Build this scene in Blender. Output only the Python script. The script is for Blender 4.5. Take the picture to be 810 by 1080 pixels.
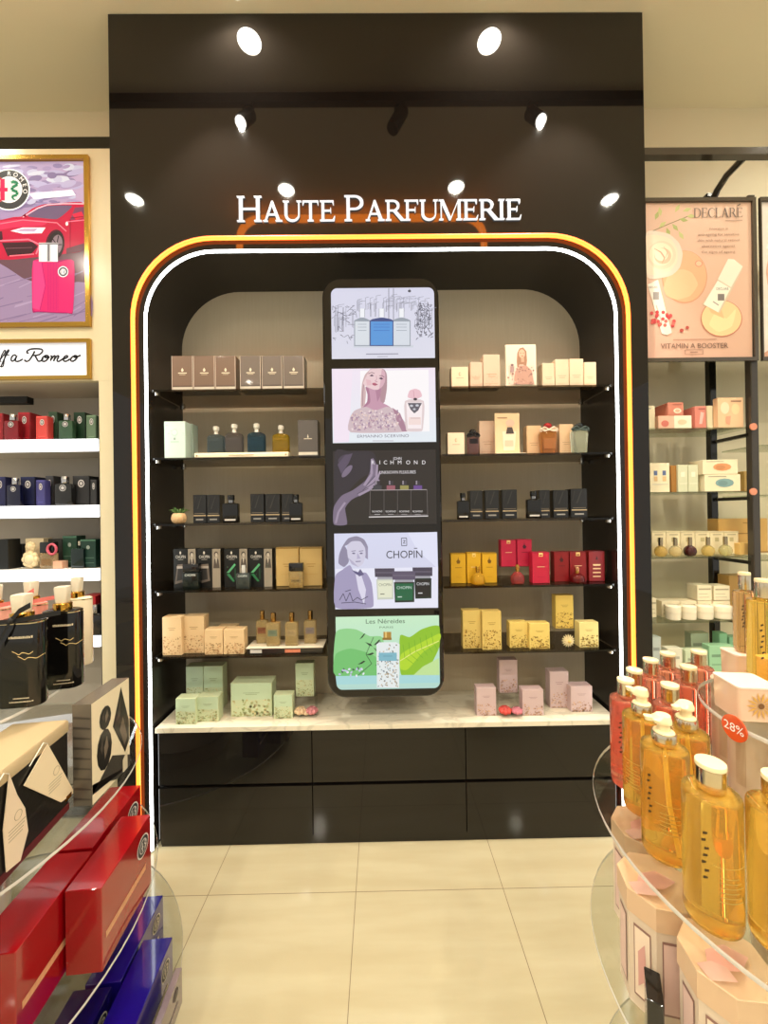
import bpy, bmesh, math, random
from mathutils import Vector, Matrix
for _o in list(bpy.data.objects): bpy.data.objects.remove(_o)
S = bpy.context.scene
COL = S.collection
R_ = math.radians
PI = math.pi

# ------------------------------------------------------------ camera
F = 405.0; CAMZ = 1.571
YAW, PITCH, ROLL = R_(0.49), R_(0.161), R_(-0.83)
_w = Vector((math.sin(YAW)*math.cos(PITCH), math.cos(YAW)*math.cos(PITCH), math.sin(PITCH)))
_r0 = Vector((math.cos(YAW), -math.sin(YAW), 0)); _u0 = _r0.cross(_w)
_r = _r0*math.cos(ROLL) + _u0*math.sin(ROLL)
_u = -_r0*math.sin(ROLL) + _u0*math.cos(ROLL)
cd = bpy.data.cameras.new('camera'); cam = bpy.data.objects.new('camera', cd); COL.objects.link(cam)
cd.sensor_fit = 'HORIZONTAL'; cd.sensor_width = 36; cd.lens = 36*F/810
cd.clip_start = .02; cd.clip_end = 60
cam.matrix_world = Matrix(((_r.x,_u.x,-_w.x,0),(_r.y,_u.y,-_w.y,0),(_r.z,_u.z,-_w.z,CAMZ),(0,0,0,1)))
S.camera = cam
def ray(px, py): return _w + _r*((px-405)/F) - _u*((py-540)/F)
def P(px, py, Y):
    d = ray(px, py); t = Y/d.y; return Vector((d.x*t, Y, d.z*t+CAMZ))
def G(px, py, Z):
    d = ray(px, py); t = (Z-CAMZ)/d.z; return Vector((d.x*t, d.y*t, Z))
def L1(v):
    v /= 255.0
    return v/12.92 if v <= .04045 else ((v+.055)/1.055)**2.4
def C(r, g, b): return (L1(r), L1(g), L1(b))

# ------------------------------------------------------------ world, exposure
S.view_settings.view_transform = 'Standard'; S.view_settings.look = 'None'
S.view_settings.exposure = 0.0; S.view_settings.gamma = 1.0; S.view_settings.use_curve_mapping = False
wd = bpy.data.worlds.new('shop_ambient'); S.world = wd; wd.use_nodes = True
wd.node_tree.nodes['Background'].inputs['Color'].default_value = (1.0, .95, .84, 1)
wd.node_tree.nodes['Background'].inputs['Strength'].default_value = 0.75
WARM = (1.0, .935, .785)
FY = 1.81                    # front plane of the tall unit
CEIL = 3.94
DOWN = []
for px, py in ((263,43),(516,43),(142,210),(643,210),(302,200),(481,197)):   # ceiling spots whose mirror images show in the gloss panel
    q = G(px, py, CEIL); DOWN.append((q.x, 2*FY-q.y))
DOWN += [(-2.4,1.5),(2.5,1.5),(-2.7,.2),(2.7,.2)] + [(x,y) for y in (-.7,-1.9,-3.1) for x in (-2.3,-1.15,1.15,2.3)]  # rows behind the viewer are unseen, added as frontal fill
def lamp(kind, name, loc, energy, color, **k):
    l = bpy.data.lights.new(name, kind); l.energy = energy; l.color = color
    for a, b in k.items(): setattr(l, a, b)
    o = bpy.data.objects.new(name, l); COL.objects.link(o); o.location = loc; return o
for i, (x, y) in enumerate(DOWN):
    lamp('SPOT', 'downlight_beam', (x, y, CEIL-.012), 44 if y > -.3 else 92, WARM, spot_size=R_(150), spot_blend=.7, shadow_soft_size=.02)  # stronger beams belong to the added rows behind the viewer
TRACK_Y = 2*FY-2.17
for tx, tz in ((-.74,3.715),(.92,3.715)):                    # two track heads aimed at the shelves
    o = lamp('SPOT', 'track_beam', (tx, TRACK_Y+.045, tz), 130, (1,.93,.80), spot_size=R_(75), spot_blend=.6, shadow_soft_size=.015)
    o.rotation_euler = (Vector((tx*.8, 1.95, 1.2))-o.location).to_track_quat('-Z','Y').to_euler()

# ------------------------------------------------------------ materials
def attr_mat(name, rough=.4, metal=0, trans=0, coat=0, emit=0, ior=1.45, bump=0, alpha=1, spec=.5):
    m = bpy.data.materials.new(name); m.use_nodes = True
    nt = m.node_tree; b = nt.nodes['Principled BSDF']
    a = nt.nodes.new('ShaderNodeAttribute'); a.attribute_name = 'Col'
    nt.links.new(a.outputs['Color'], b.inputs['Base Color'])
    b.inputs['Roughness'].default_value = rough; b.inputs['Metallic'].default_value = metal
    b.inputs['Transmission Weight'].default_value = trans; b.inputs['IOR'].default_value = ior
    b.inputs['Coat Weight'].default_value = coat; b.inputs['Coat Roughness'].default_value = .04
    b.inputs['Specular IOR Level'].default_value = spec
    if emit >= .9:
        nt.links.remove(b.inputs['Base Color'].links[0]); b.inputs['Base Color'].default_value = (.02,.02,.02,1)
    if emit:
        nt.links.new(a.outputs['Color'], b.inputs['Emission Color']); b.inputs['Emission Strength'].default_value = emit
    if bump:
        n = nt.nodes.new('ShaderNodeTexNoise'); n.inputs['Scale'].default_value = 40; n.inputs['Detail'].default_value = 3
        bp = nt.nodes.new('ShaderNodeBump'); bp.inputs['Strength'].default_value = bump; bp.inputs['Distance'].default_value = .004
        nt.links.new(n.outputs['Fac'], bp.inputs['Height']); nt.links.new(bp.outputs['Normal'], b.inputs['Normal'])
    return m
def clear_mat(name, rim=.05, extra=0.0):
    """thin clear sheet: tinted pass-through (Col) with a Fresnel mirror on top"""
    m = bpy.data.materials.new(name); m.use_nodes = True; nt = m.node_tree; nt.nodes.clear()
    o = nt.nodes.new('ShaderNodeOutputMaterial'); mx = nt.nodes.new('ShaderNodeMixShader')
    t = nt.nodes.new('ShaderNodeBsdfTransparent'); g = nt.nodes.new('ShaderNodeBsdfGlossy'); g.inputs['Roughness'].default_value = .03
    lw = nt.nodes.new('ShaderNodeLayerWeight'); lw.inputs['Blend'].default_value = .5
    pw = nt.nodes.new('ShaderNodeMath'); pw.operation = 'POWER'; pw.inputs[1].default_value = 4.5
    fr = nt.nodes.new('ShaderNodeMath'); fr.operation = 'MULTIPLY_ADD'; fr.inputs[1].default_value = .75; fr.inputs[2].default_value = .035
    nt.links.new(lw.outputs['Facing'], pw.inputs[0]); nt.links.new(pw.outputs[0], fr.inputs[0])
    a = nt.nodes.new('ShaderNodeAttribute'); a.attribute_name = 'Col'
    nt.links.new(a.outputs['Color'], t.inputs['Color'])
    ad = nt.nodes.new('ShaderNodeMath'); ad.operation = 'ADD'; ad.use_clamp = True; ad.inputs[1].default_value = extra
    nt.links.new(fr.outputs[0], ad.inputs[0]); nt.links.new(ad.outputs[0], mx.inputs['Fac'])
    nt.links.new(t.outputs[0], mx.inputs[1]); nt.links.new(g.outputs[0], mx.inputs[2]); nt.links.new(mx.outputs[0], o.inputs[0])
    return m
CARD = attr_mat('printed_card', .42, bump=.03)
WRAP = attr_mat('wrapped_card', .3, coat=.4, bump=.12)
GLOSS = attr_mat('gloss_plastic', .12, coat=.3)
MATTE = attr_mat('matte_paint', .6)
METAL = attr_mat('polished_metal', .16, metal=1)
GLASS = attr_mat('bottle_glass', .03, trans=.72)
LIQUID = attr_mat('amber_liquid', .03, trans=.86, ior=1.36)
FROST = attr_mat('frosted_plastic', .3, trans=.3)
LIT = attr_mat('lit_screen', .12, emit=1.0, spec=.2)
POSTER = attr_mat('glowing_poster', .15, emit=.45)  # added glow: part of the print colour is emitted
GLOW = attr_mat('lamp_glow', .4, emit=1.0)
CLEAR = clear_mat('clear_acrylic')
SMOKE = clear_mat('smoked_glass')

def proc(name, build):
    m = bpy.data.materials.new(name); m.use_nodes = True
    build(m.node_tree, m.node_tree.nodes['Principled BSDF']); return m
def _black(nt, b):
    b.inputs['Base Color'].default_value = (.0075,.006,.005,1); b.inputs['Roughness'].default_value = .035
    b.inputs['IOR'].default_value = 1.47
    n = nt.nodes.new('ShaderNodeTexNoise'); n.inputs['Scale'].default_value = 3.0
    bp = nt.nodes.new('ShaderNodeBump'); bp.inputs['Strength'].default_value = .012; bp.inputs['Distance'].default_value = .01
    nt.links.new(n.outputs['Fac'], bp.inputs['Height']); nt.links.new(bp.outputs['Normal'], b.inputs['Normal'])
BLACK = proc('black_gloss_laminate', _black)
def _dark(nt, b):
    b.inputs['Base Color'].default_value = (.013,.010,.008,1); b.inputs['Roughness'].default_value = .22
DARK = proc('dark_brown_lining', _dark)
def _taupe(nt, b):
    tc = nt.nodes.new('ShaderNodeTexCoord'); mp = nt.nodes.new('ShaderNodeMapping'); mp.inputs['Scale'].default_value = (60,60,3)
    n = nt.nodes.new('ShaderNodeTexNoise'); n.inputs['Scale'].default_value = 2.0; n.inputs['Detail'].default_value = 5
    r = nt.nodes.new('ShaderNodeValToRGB'); r.color_ramp.elements[0].position = .3; r.color_ramp.elements[1].position = .7
    r.color_ramp.elements[0].color = (.445,.37,.25,1); r.color_ramp.elements[1].color = (.465,.39,.268,1)
    nt.links.new(tc.outputs['Object'], mp.inputs[0]); nt.links.new(mp.outputs[0], n.inputs['Vector'])
    nt.links.new(n.outputs['Fac'], r.inputs[0]); nt.links.new(r.outputs[0], b.inputs['Base Color']); b.inputs['Roughness'].default_value = .5
TAUPE = proc('taupe_wood_panel', _taupe)
def _plaster(c0, c1, rough):
    def f(nt, b):
        n = nt.nodes.new('ShaderNodeTexNoise'); n.inputs['Scale'].default_value = 1.3; n.inputs['Detail'].default_value = 4
        r = nt.nodes.new('ShaderNodeValToRGB'); r.color_ramp.elements[0].color = (*c0,1); r.color_ramp.elements[1].color = (*c1,1)
        tc = nt.nodes.new('ShaderNodeTexCoord'); nt.links.new(tc.outputs['Object'], n.inputs['Vector'])
        nt.links.new(n.outputs['Fac'], r.inputs[0]); nt.links.new(r.outputs[0], b.inputs['Base Color']); b.inputs['Roughness'].default_value = rough
    return f
WALLM = proc('cream_wall_paint', _plaster((.76,.69,.50),(.80,.73,.53), .6))
CEILM = proc('ceiling_paint', _plaster((.90,.83,.62),(.92,.85,.64), .7))
CREAM = proc('cream_lacquer', _plaster((.78,.69,.47),(.81,.72,.50), .25))
def _floor(nt, b):
    tc = nt.nodes.new('ShaderNodeTexCoord'); mp = nt.nodes.new('ShaderNodeMapping')
    mp.inputs['Location'].default_value = (.738, -1.60, 0)
    br = nt.nodes.new('ShaderNodeTexBrick'); br.offset = 0; br.squash = 1
    br.inputs['Scale'].default_value = 1; br.inputs['Brick Width'].default_value = .6125; br.inputs['Row Height'].default_value = .6125
    br.inputs['Mortar Size'].default_value = .0016; br.inputs['Mortar Smooth'].default_value = .3; br.inputs['Bias'].default_value = 0
    br.inputs['Color1'].default_value = (.46,.405,.262,1); br.inputs['Color2'].default_value = (.447,.393,.253,1); br.inputs['Mortar'].default_value = (.20,.16,.10,1)
    nt.links.new(tc.outputs['Object'], mp.inputs[0]); nt.links.new(mp.outputs[0], br.inputs['Vector'])
    m2 = nt.nodes.new('ShaderNodeMapping'); m2.inputs['Scale'].default_value = (1.2,9,1)
    n = nt.nodes.new('ShaderNodeTexNoise'); n.inputs['Scale'].default_value = 1.6; n.inputs['Detail'].default_value = 6
    nt.links.new(tc.outputs['Object'], m2.inputs[0]); nt.links.new(m2.outputs[0], n.inputs['Vector'])
    r = nt.nodes.new('ShaderNodeValToRGB'); r.color_ramp.elements[0].position = .35; r.color_ramp.elements[1].position = .65
    r.color_ramp.elements[0].color = (.92,.90,.86,1); r.color_ramp.elements[1].color = (1,1,1,1)
    mx = nt.nodes.new('ShaderNodeMix'); mx.data_type = 'RGBA'; mx.blend_type = 'MULTIPLY'; mx.inputs['Factor'].default_value = 1
    nt.links.new(n.outputs['Fac'], r.inputs[0]); nt.links.new(br.outputs['Color'], mx.inputs['A']); nt.links.new(r.outputs[0], mx.inputs['B'])
    nt.links.new(mx.outputs['Result'], b.inputs['Base Color']); b.inputs['Roughness'].default_value = .09
FLOORM = proc('polished_cream_tile', _floor)
def _marble(nt, b):
    tc = nt.nodes.new('ShaderNodeTexCoord'); mp = nt.nodes.new('ShaderNodeMapping'); mp.inputs['Scale'].default_value = (1,3,1); mp.inputs['Rotation'].default_value = (0,0,.3)
    n = nt.nodes.new('ShaderNodeTexNoise'); n.inputs['Scale'].default_value = 3.2; n.inputs['Detail'].default_value = 8; n.inputs['Distortion'].default_value = 1.2
    r = nt.nodes.new('ShaderNodeValToRGB'); e = r.color_ramp.elements
    e[0].position = .47; e[0].color = (.70,.645,.51,1); e[1].position = .53; e[1].color = (.70,.645,.51,1)
    x = e.new(.5); x.color = (.56,.51,.40,1)
    nt.links.new(tc.outputs['Object'], mp.inputs[0]); nt.links.new(mp.outputs[0], n.inputs['Vector'])
    nt.links.new(n.outputs['Fac'], r.inputs[0]); nt.links.new(r.outputs[0], b.inputs['Base Color']); b.inputs['Roughness'].default_value = .15
MARBLE = proc('cream_marble', _marble)

# ------------------------------------------------------------ mesh builder
_tx = {}
def text_geo(s):
    if s not in _tx:
        cu = bpy.data.curves.new('t', 'FONT'); cu.body = s; cu.size = 1; cu.resolution_u = 3
        o = bpy.data.objects.new('t', cu); COL.objects.link(o)
        me = o.to_mesh()
        vs = [v.co.copy() for v in me.vertices]; fs = [tuple(p.vertices) for p in me.polygons]
        o.to_mesh_clear(); bpy.data.objects.remove(o); bpy.data.curves.remove(cu)
        x0 = min(v.x for v in vs); x1 = max(v.x for v in vs); y0 = min(v.y for v in vs); y1 = max(v.y for v in vs)
        _tx[s] = (vs, fs, x0, x1, y0, y1)
    return _tx[s]
def rring(w, d, r, n, cx=0, cy=0):
    r = min(r, w/2-1e-6, d/2-1e-6); out = []
    for sx, sy, a0 in ((1,1,0),(-1,1,90),(-1,-1,180),(1,-1,270)):
        for k in range(n+1):
            a = R_(a0+90*k/n); out.append((cx+sx*(w/2-r)+r*math.cos(a), cy+sy*(d/2-r)+r*math.sin(a)))
    return out
class MB:
    def __init__(s): s.v = []; s.f = []; s.c = []; s.m = []
    def add(s, vs, fs, col, mi=0):
        b = len(s.v); s.v += [tuple(v) for v in vs]
        for f in fs:
            s.f.append([i+b for i in f]); s.m.append(mi)
            if isinstance(col, list): s.c.append([col[i] for i in f])
            else: s.c.append([col]*len(f))
        return s
    def poly(s, pts, col, mi=0): return s.add(pts, [list(range(len(pts)))], col, mi)
    def box(s, x0, y0, z0, x1, y1, z1, col=(1,1,1), mi=0):
        v = [(x,y,z) for x in (x0,x1) for y in (y0,y1) for z in (z0,z1)]
        return s.add(v, [(0,1,3,2),(4,6,7,5),(0,4,5,1),(2,3,7,6),(0,2,6,4),(1,5,7,3)], col, mi)
    def loft(s, rings, col, n=4, mi=0, cap=True):
        """rings of (z, w, d, r[, cx, cy]): rounded rectangles stacked upward"""
        vs = []; m = 4*(n+1)
        for q in rings:
            z, w, d, r = q[:4]; cx, cy = (q[4], q[5]) if len(q) > 4 else (0, 0)
            vs += [(x,y,z) for x,y in rring(w,d,r,n,cx,cy)]
        fs = []
        for k in range(len(rings)-1):
            for i in range(m): fs.append((k*m+i, k*m+(i+1)%m, (k+1)*m+(i+1)%m, (k+1)*m+i))
        if cap: fs += [tuple(reversed(range(m))), tuple(range((len(rings)-1)*m, len(rings)*m))]
        return s.add(vs, fs, col, mi)
    def lathe(s, prof, col, n=24, cx=0, cy=0, mi=0, cap=True):
        vs = [(cx+r*math.cos(2*PI*i/n), cy+r*math.sin(2*PI*i/n), z) for r, z in prof for i in range(n)]
        fs = [(k*n+i, k*n+(i+1)%n, (k+1)*n+(i+1)%n, (k+1)*n+i) for k in range(len(prof)-1) for i in range(n)]
        if cap: fs += [tuple(reversed(range(n))), tuple(range((len(prof)-1)*n, len(prof)*n))]
        return s.add(vs, fs, col, mi)
    def card(s, w, d, h, col, b=.0012, mi=0):
        return s.loft([(0,w-2*b,d-2*b,b),(b,w,d,b*1.2),(h-b,w,d,b*1.2),(h,w-2*b,d-2*b,b)], col, 1, mi)
    def tube(s, pts, r, col, n=8, closed=False, mi=0, cap=True):
        pts = [Vector(p) for p in pts]; N = len(pts); vs = []; up = None
        for i, p in enumerate(pts):
            a = pts[(i-1)%N] if (i or closed) else p; b = pts[(i+1)%N] if (i < N-1 or closed) else p
            t = (b-a).normalized()
            if up is None: up = Vector((0,1,0)) if abs(t.y) < .9 else Vector((1,0,0))
            x = t.cross(up).normalized(); y = x.cross(t).normalized(); up = y
            rr = r[i] if isinstance(r, (list,tuple)) else r
            vs += [p + x*rr*math.cos(2*PI*k/n) + y*rr*math.sin(2*PI*k/n) for k in range(n)]
        fs = [(i*n+k, i*n+(k+1)%n, ((i+1)%N)*n+(k+1)%n, ((i+1)%N)*n+k) for i in range(N if closed else N-1) for k in range(n)]
        if cap and not closed: fs += [tuple(reversed(range(n))), tuple(range((N-1)*n, N*n))]
        return s.add(vs, fs, col, mi)
    def ball(s, c, r, col, n=10, mi=0, sq=(1,1,1)):
        vs = [(c[0]+sq[0]*r*math.sin(PI*j/n)*math.cos(2*PI*i/n), c[1]+sq[1]*r*math.sin(PI*j/n)*math.sin(2*PI*i/n), c[2]-sq[2]*r*math.cos(PI*j/n)) for j in range(1,n) for i in range(n)]
        vs += [(c[0],c[1],c[2]-sq[2]*r),(c[0],c[1],c[2]+sq[2]*r)]; a = len(vs)-2
        fs = [(j*n+i, j*n+(i+1)%n, (j+1)*n+(i+1)%n, (j+1)*n+i) for j in range(n-2) for i in range(n)]
        fs += [((i+1)%n, i, a) for i in range(n)] + [((n-2)*n+i, (n-2)*n+(i+1)%n, a+1) for i in range(n)]
        return s.add(vs, fs, col, mi)
    def prism(s, out, axis, a, b, col, mi=0):
        """2-D outline extruded along axis ('x','y','z') from a to b"""
        def m(p, t): return {'x':(t,p[0],p[1]), 'y':(p[0],t,p[1]), 'z':(p[0],p[1],t)}[axis]
        n = len(out); vs = [m(p,a) for p in out] + [m(p,b) for p in out]
        fs = [tuple(range(n)), tuple(reversed(range(n,2*n)))] + [(i, n+i, n+(i+1)%n, (i+1)%n) for i in range(n)]
        return s.add(vs, fs, col, mi)
    def text(s, t, o, ux, uz, h, col, align='c', stretch=1, mi=0, width=None):
        """flat lettering: o anchor (baseline), ux right, uz up, h cap height (or fit width)"""
        vs, fs, x0, x1, y0, y1 = text_geo(t); k = h/.70
        kx = k*stretch
        if width: kx = width/(x1-x0)
        off = {'c':(x0+x1)/2, 'l':x0, 'r':x1}[align]
        o = Vector(o); ux = Vector(ux); uz = Vector(uz)
        return s.add([o+ux*((v.x-off)*kx)+uz*(v.y*k) for v in vs], fs, col, mi)
    def build(s, name, mat, parent=None, loc=None, rotz=0, sharp=38, fixn=True):
        me = bpy.data.meshes.new(name); me.from_pydata(s.v, [], s.f)
        for m in (mat if isinstance(mat, (list,tuple)) else [mat]): me.materials.append(m)
        me.polygons.foreach_set('material_index', s.m)
        a = me.color_attributes.new('Col', 'FLOAT_COLOR', 'CORNER')
        flat = []
        for f in s.c:
            for c in f: flat += (c[0],c[1],c[2],1.0)
        a.data.foreach_set('color', flat)
        me.polygons.foreach_set('use_smooth', [True]*len(s.f))
        if fixn:
            bm = bmesh.new(); bm.from_mesh(me); bmesh.ops.recalc_face_normals(bm, faces=bm.faces); bm.to_mesh(me); bm.free()
        me.set_sharp_from_angle(angle=R_(sharp)); me.update()
        o = bpy.data.objects.new(name, me); COL.objects.link(o)
        if parent: o.parent = parent
        if loc is not None: o.location = loc
        if rotz: o.rotation_euler = (0,0,rotz)
        return o
def tag(o, label, cat, group=None):
    o['label'] = label; o['category'] = cat
    if group: o['group'] = group
    return o
def thing(name, label, cat, loc=(0,0,0), rotz=0, group=None):
    o = bpy.data.objects.new(name, None); COL.objects.link(o); o.empty_display_size = .05
    o.location = loc; o.rotation_euler = (0,0,rotz); return tag(o, label, cat, group)
def struct(o): o['kind'] = 'structure'; return o

class Art:
    """flat artwork drawn on a vertical plane at depth Y (one mesh), pixel pairs traced on the plane itself"""
    def __init__(s, Y, step=.00006): s.mb = MB(); s.Y = Y; s.st = .00006; s.auto = False; s.k = 0; s.org = Vector((0,0,0))
    def pt(s, x, y): return P(x, y, s.Y - s.k*s.st) - s.org
    def poly(s, pts, col, up=True):
        if up: s.k += 1
        if s.auto and len(pts) >= 6 and not isinstance(col, list):
            q = []; n = len(pts)
            for i in range(n):
                p0,p1,p2,p3 = pts[i-1], pts[i], pts[(i+1)%n], pts[(i+2)%n]
                for k in range(4):
                    t = k/4; q.append(tuple(p1[j]+.5*t*((p2[j]-p0[j])*.6+t*(-.6*(p2[j]-p0[j])*2+6*(p2[j]-p1[j])-.6*(p3[j]-p1[j])+t*(.6*(p2[j]-p0[j])+.6*(p3[j]-p1[j])-4*(p2[j]-p1[j])))) for j in (0,1)))
            pts = q
        s.mb.poly([s.pt(*p) for p in pts], col); return s
    def rect(s, x0, y0, x1, y1, col, up=True): return s.poly([(x0,y0),(x1,y0),(x1,y1),(x0,y1)], col, up)
    def ell(s, cx, cy, rx, ry, col, rot=0, n=20, up=True, a0=0, a1=360):
        c, q = math.cos(R_(rot)), math.sin(R_(rot)); pts = []
        for i in range(n):
            a = R_(a0+(a1-a0)*i/(n if a1-a0 == 360 else n-1)); x, y = rx*math.cos(a), ry*math.sin(a); pts.append((cx+x*c-y*q, cy+x*q+y*c))
        return s.poly(pts, col, up)
    def ring(s, cx, cy, r, w, col, n=24, ry=None):
        ry = ry or r
        return s.line([(cx+r*math.cos(2*PI*i/n), cy+ry*math.sin(2*PI*i/n)) for i in range(n+1)], w, col)
    def line(s, pts, w, col, up=True):
        if up: s.k += 1
        for i, ((x0,y0),(x1,y1)) in enumerate(zip(pts, pts[1:])):
            l = math.hypot(x1-x0, y1-y0) or 1; nx, ny = -(y1-y0)/l, (x1-x0)/l
            wa = w[i] if isinstance(w, list) else w; wb = w[i+1] if isinstance(w, list) else w
            s.mb.poly([s.pt(x0+nx*wa/2,y0+ny*wa/2), s.pt(x1+nx*wb/2,y1+ny*wb/2), s.pt(x1-nx*wb/2,y1-ny*wb/2), s.pt(x0-nx*wa/2,y0-ny*wa/2)], col)
        return s
    def text(s, t, x, y, h, col, align='c', width=None, stretch=1):
        s.k += 1; sc = s.Y/F
        s.mb.text(t, s.pt(x,y), (1,0,-.0005), (0,0,1), h*sc, col, align, stretch, 0, width*sc if width else None); return s
def rrect(x0, y0, x1, y1, r, n=5, tl=True, bl=True):
    out = []
    for cx, cy, a0, on in ((x1-r,y0+r,-90,tl),(x1-r,y1-r,0,bl),(x0+r,y1-r,90,bl),(x0+r,y0+r,180,tl)):
        if not on:
            out.append({-90:(x1,y0),0:(x1,y1),90:(x0,y1),180:(x0,y0)}[a0]); continue
        for k in range(n+1):
            a = R_(a0+90*k/n); out.append((cx+r*math.cos(a), cy+r*math.sin(a)))
    return out

# serif capitals: lists of convex-ish outlines in a unit cap-height box
def glyph(ch):
    T, t, q, o = .112, .042, .030, .070
    def st(x, w=T, y0=0, y1=1): return [(x,y0),(x+w,y0),(x+w,y1),(x,y1)]
    def sf(x, w, y): return [(x-o,y),(x+w+o,y),(x+w+o,y+q),(x+w+.01,y+q+.012),(x-.01,y+q+.012),(x-o,y+q)] if y < .5 else [(x-o,y-q),(x-.01,y-q-.012),(x+w+.01,y-q-.012),(x+w+o,y-q),(x+w+o,y),(x-o,y)]
    def bowl(x0, yb, yt, xr, wide, thin):
        cy = (yb+yt)/2; ro = (yt-yb)/2; out = []; N = 12; res = []
        pts_o = [(x0+(xr-x0)*math.cos(R_(a)), cy+ro*math.sin(R_(a))) for a in [90-180*i/N for i in range(N+1)]]
        pts_i = [(x0+(xr-x0-wide)*math.cos(R_(a)), cy+(ro-thin)*math.sin(R_(a))) for a in [90-180*i/N for i in range(N+1)]]
        for i in range(N): res.append([pts_o[i], pts_o[i+1], pts_i[i+1], pts_i[i]])
        return res
    a = .09
    if ch == 'H': return .86, [st(a), st(.86-a-T), [(a+T,.48),(.86-a-T,.48),(.86-a-T,.48+t),(a+T,.48+t)], sf(a,T,0), sf(a,T,1), sf(.86-a-T,T,0), sf(.86-a-T,T,1)]
    if ch == 'A': return .84, [[(.10,0),(.16,0),(.415,.86),(.40,1),(.385,1)], [(.355,.92),(.385,1),(.455,1),(.76,0),(.615,0)], [(.20,.31),(.64,.31),(.62,.31+t),(.22,.31+t)], sf(.10,.06,0), sf(.615,.145,0)]
    if ch == 'U':
        res = [st(a,T,.32,1), st(.66,t+.01,.32,1), sf(a,T,1), sf(.66,t+.01,1)]; N = 12
        cx = (a+.66+t+.01)/2; Ro = cx-a
        po = [(cx-Ro*math.cos(R_(180*i/N)), .32-.335*math.sin(R_(180*i/N))) for i in range(N+1)]
        pi = [(a+T+(.66-a-T)*(1-math.cos(R_(180*i/N)))/2, .32-.27*math.sin(R_(180*i/N))) for i in range(N+1)]
        for i in range(N): res.append([po[i], po[i+1], pi[i+1], pi[i]])
        return .80, res
    if ch == 'T': return .74, [st(.37-T/2), [(.04,1-t),(.70,1-t),(.70,1),(.04,1)], [(.04,1),(.04,.80),(.065,.80),(.10,1-t)], [(.70,1),(.70,.80),(.675,.80),(.64,1-t)], sf(.37-T/2,T,0)]
    if ch in 'EF':
        g = [st(a), sf(a,T,1), [(a+T,1-t),(.58,1-t),(.58,1),(a+T,1)], [(.60,1),(.60,.80),(.575,.80),(.53,1-t)], [(a+T,.49),(.46,.49),(.46,.49+t),(a+T,.49+t)], [(.46,.40),(.485,.40),(.485,.64),(.46,.64)], sf(a,T,0)]
        if ch == 'E': g += [[(a+T,0),(.58,0),(.58,t),(a+T,t)], [(.56,0),(.62,0),(.65,.22),(.625,.22),(.55,t)]]
        return (.68 if ch == 'E' else .64), g
    if ch == 'P': return .70, [st(a), sf(a,T,0), sf(a,T,1), [(a+T,1-t),(.36,1-t),(.36,1),(a+T,1)], [(a+T,.45),(.36,.45),(.36,.45+t),(a+T,.45+t)]] + bowl(.36,.45,1,.66,T,t)
    if ch == 'R': return .80, [st(a), sf(a,T,0), sf(a,T,1), [(a+T,1-t),(.34,1-t),(.34,1),(a+T,1)], [(a+T,.47),(.34,.47),(.34,.47+t),(a+T,.47+t)], [(.32,.50),(.45,.52),(.82,0),(.66,0)], [(.66,0),(.88,0),(.88,q),(.68,q)]] + bowl(.34,.47,1,.62,T,t)
    if ch == 'M': return 1.02, [st(.10,t), st(.82,T), [(.08,1),(.22,1),(.52,.12),(.48,0),(.45,0)], [(.83,1),(.86,1),(.52,0),(.48,0)], sf(.10,t,0), sf(.82,T,0), [(.02,1-q),(.2,1-q),(.2,1),(.02,1)], [(.82,1-q),(1.02,1-q),(1.02,1),(.82,1)]]
    if ch == 'I': return .33, [st(.10), sf(.10,T,0), sf(.10,T,1)]
    if ch == 'D': return .84, [st(a), sf(a,T,0), sf(a,T,1), [(a+T,1-t),(.36,1-t),(.36,1),(a+T,1)], [(a+T,0),(.36,0),(.36,t),(a+T,t)]] + bowl(.36,0,1,.80,T,t)
    if ch == 'L': return .64, [st(a), sf(a,T,1), sf(a,T,0), [(a+T,0),(.56,0),(.56,t),(a+T,t)], [(.54,0),(.58,0),(.61,.24),(.585,.24),(.53,t)]]
    if ch == 'C':
        res = []; N = 20
        for i in range(N):
            A, B = [40+280*(i+k)/N for k in (0,1)]
            def pp(x, r): return (.44+r*.40*math.cos(R_(x)), .5+r*.51*math.sin(R_(x)))
            def wi(x): return 1-(.10+.24*max(0,math.cos(R_(x-180))))
            res.append([pp(A,1),pp(B,1),pp(B,wi(B)),pp(A,wi(A))])
        return .80, res + [[(.74,.66),(.77,.66),(.77,.98),(.74,.93)]]
    if ch == ' ': return .34, []

# ============================================================ THE SETTING
W3 = (1,1,1)
b = MB(); b.box(-5,-6,-.06,5,2.3,0); struct(b.build('floor', FLOORM))
b = MB(); b.box(-5,-6,CEIL,5,2.3,CEIL+.08); struct(b.build('ceiling', CEILM))
b = MB(); b.box(-5,2.25,0,5,2.31,CEIL); struct(b.build('wall_back', WALLM))

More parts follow.
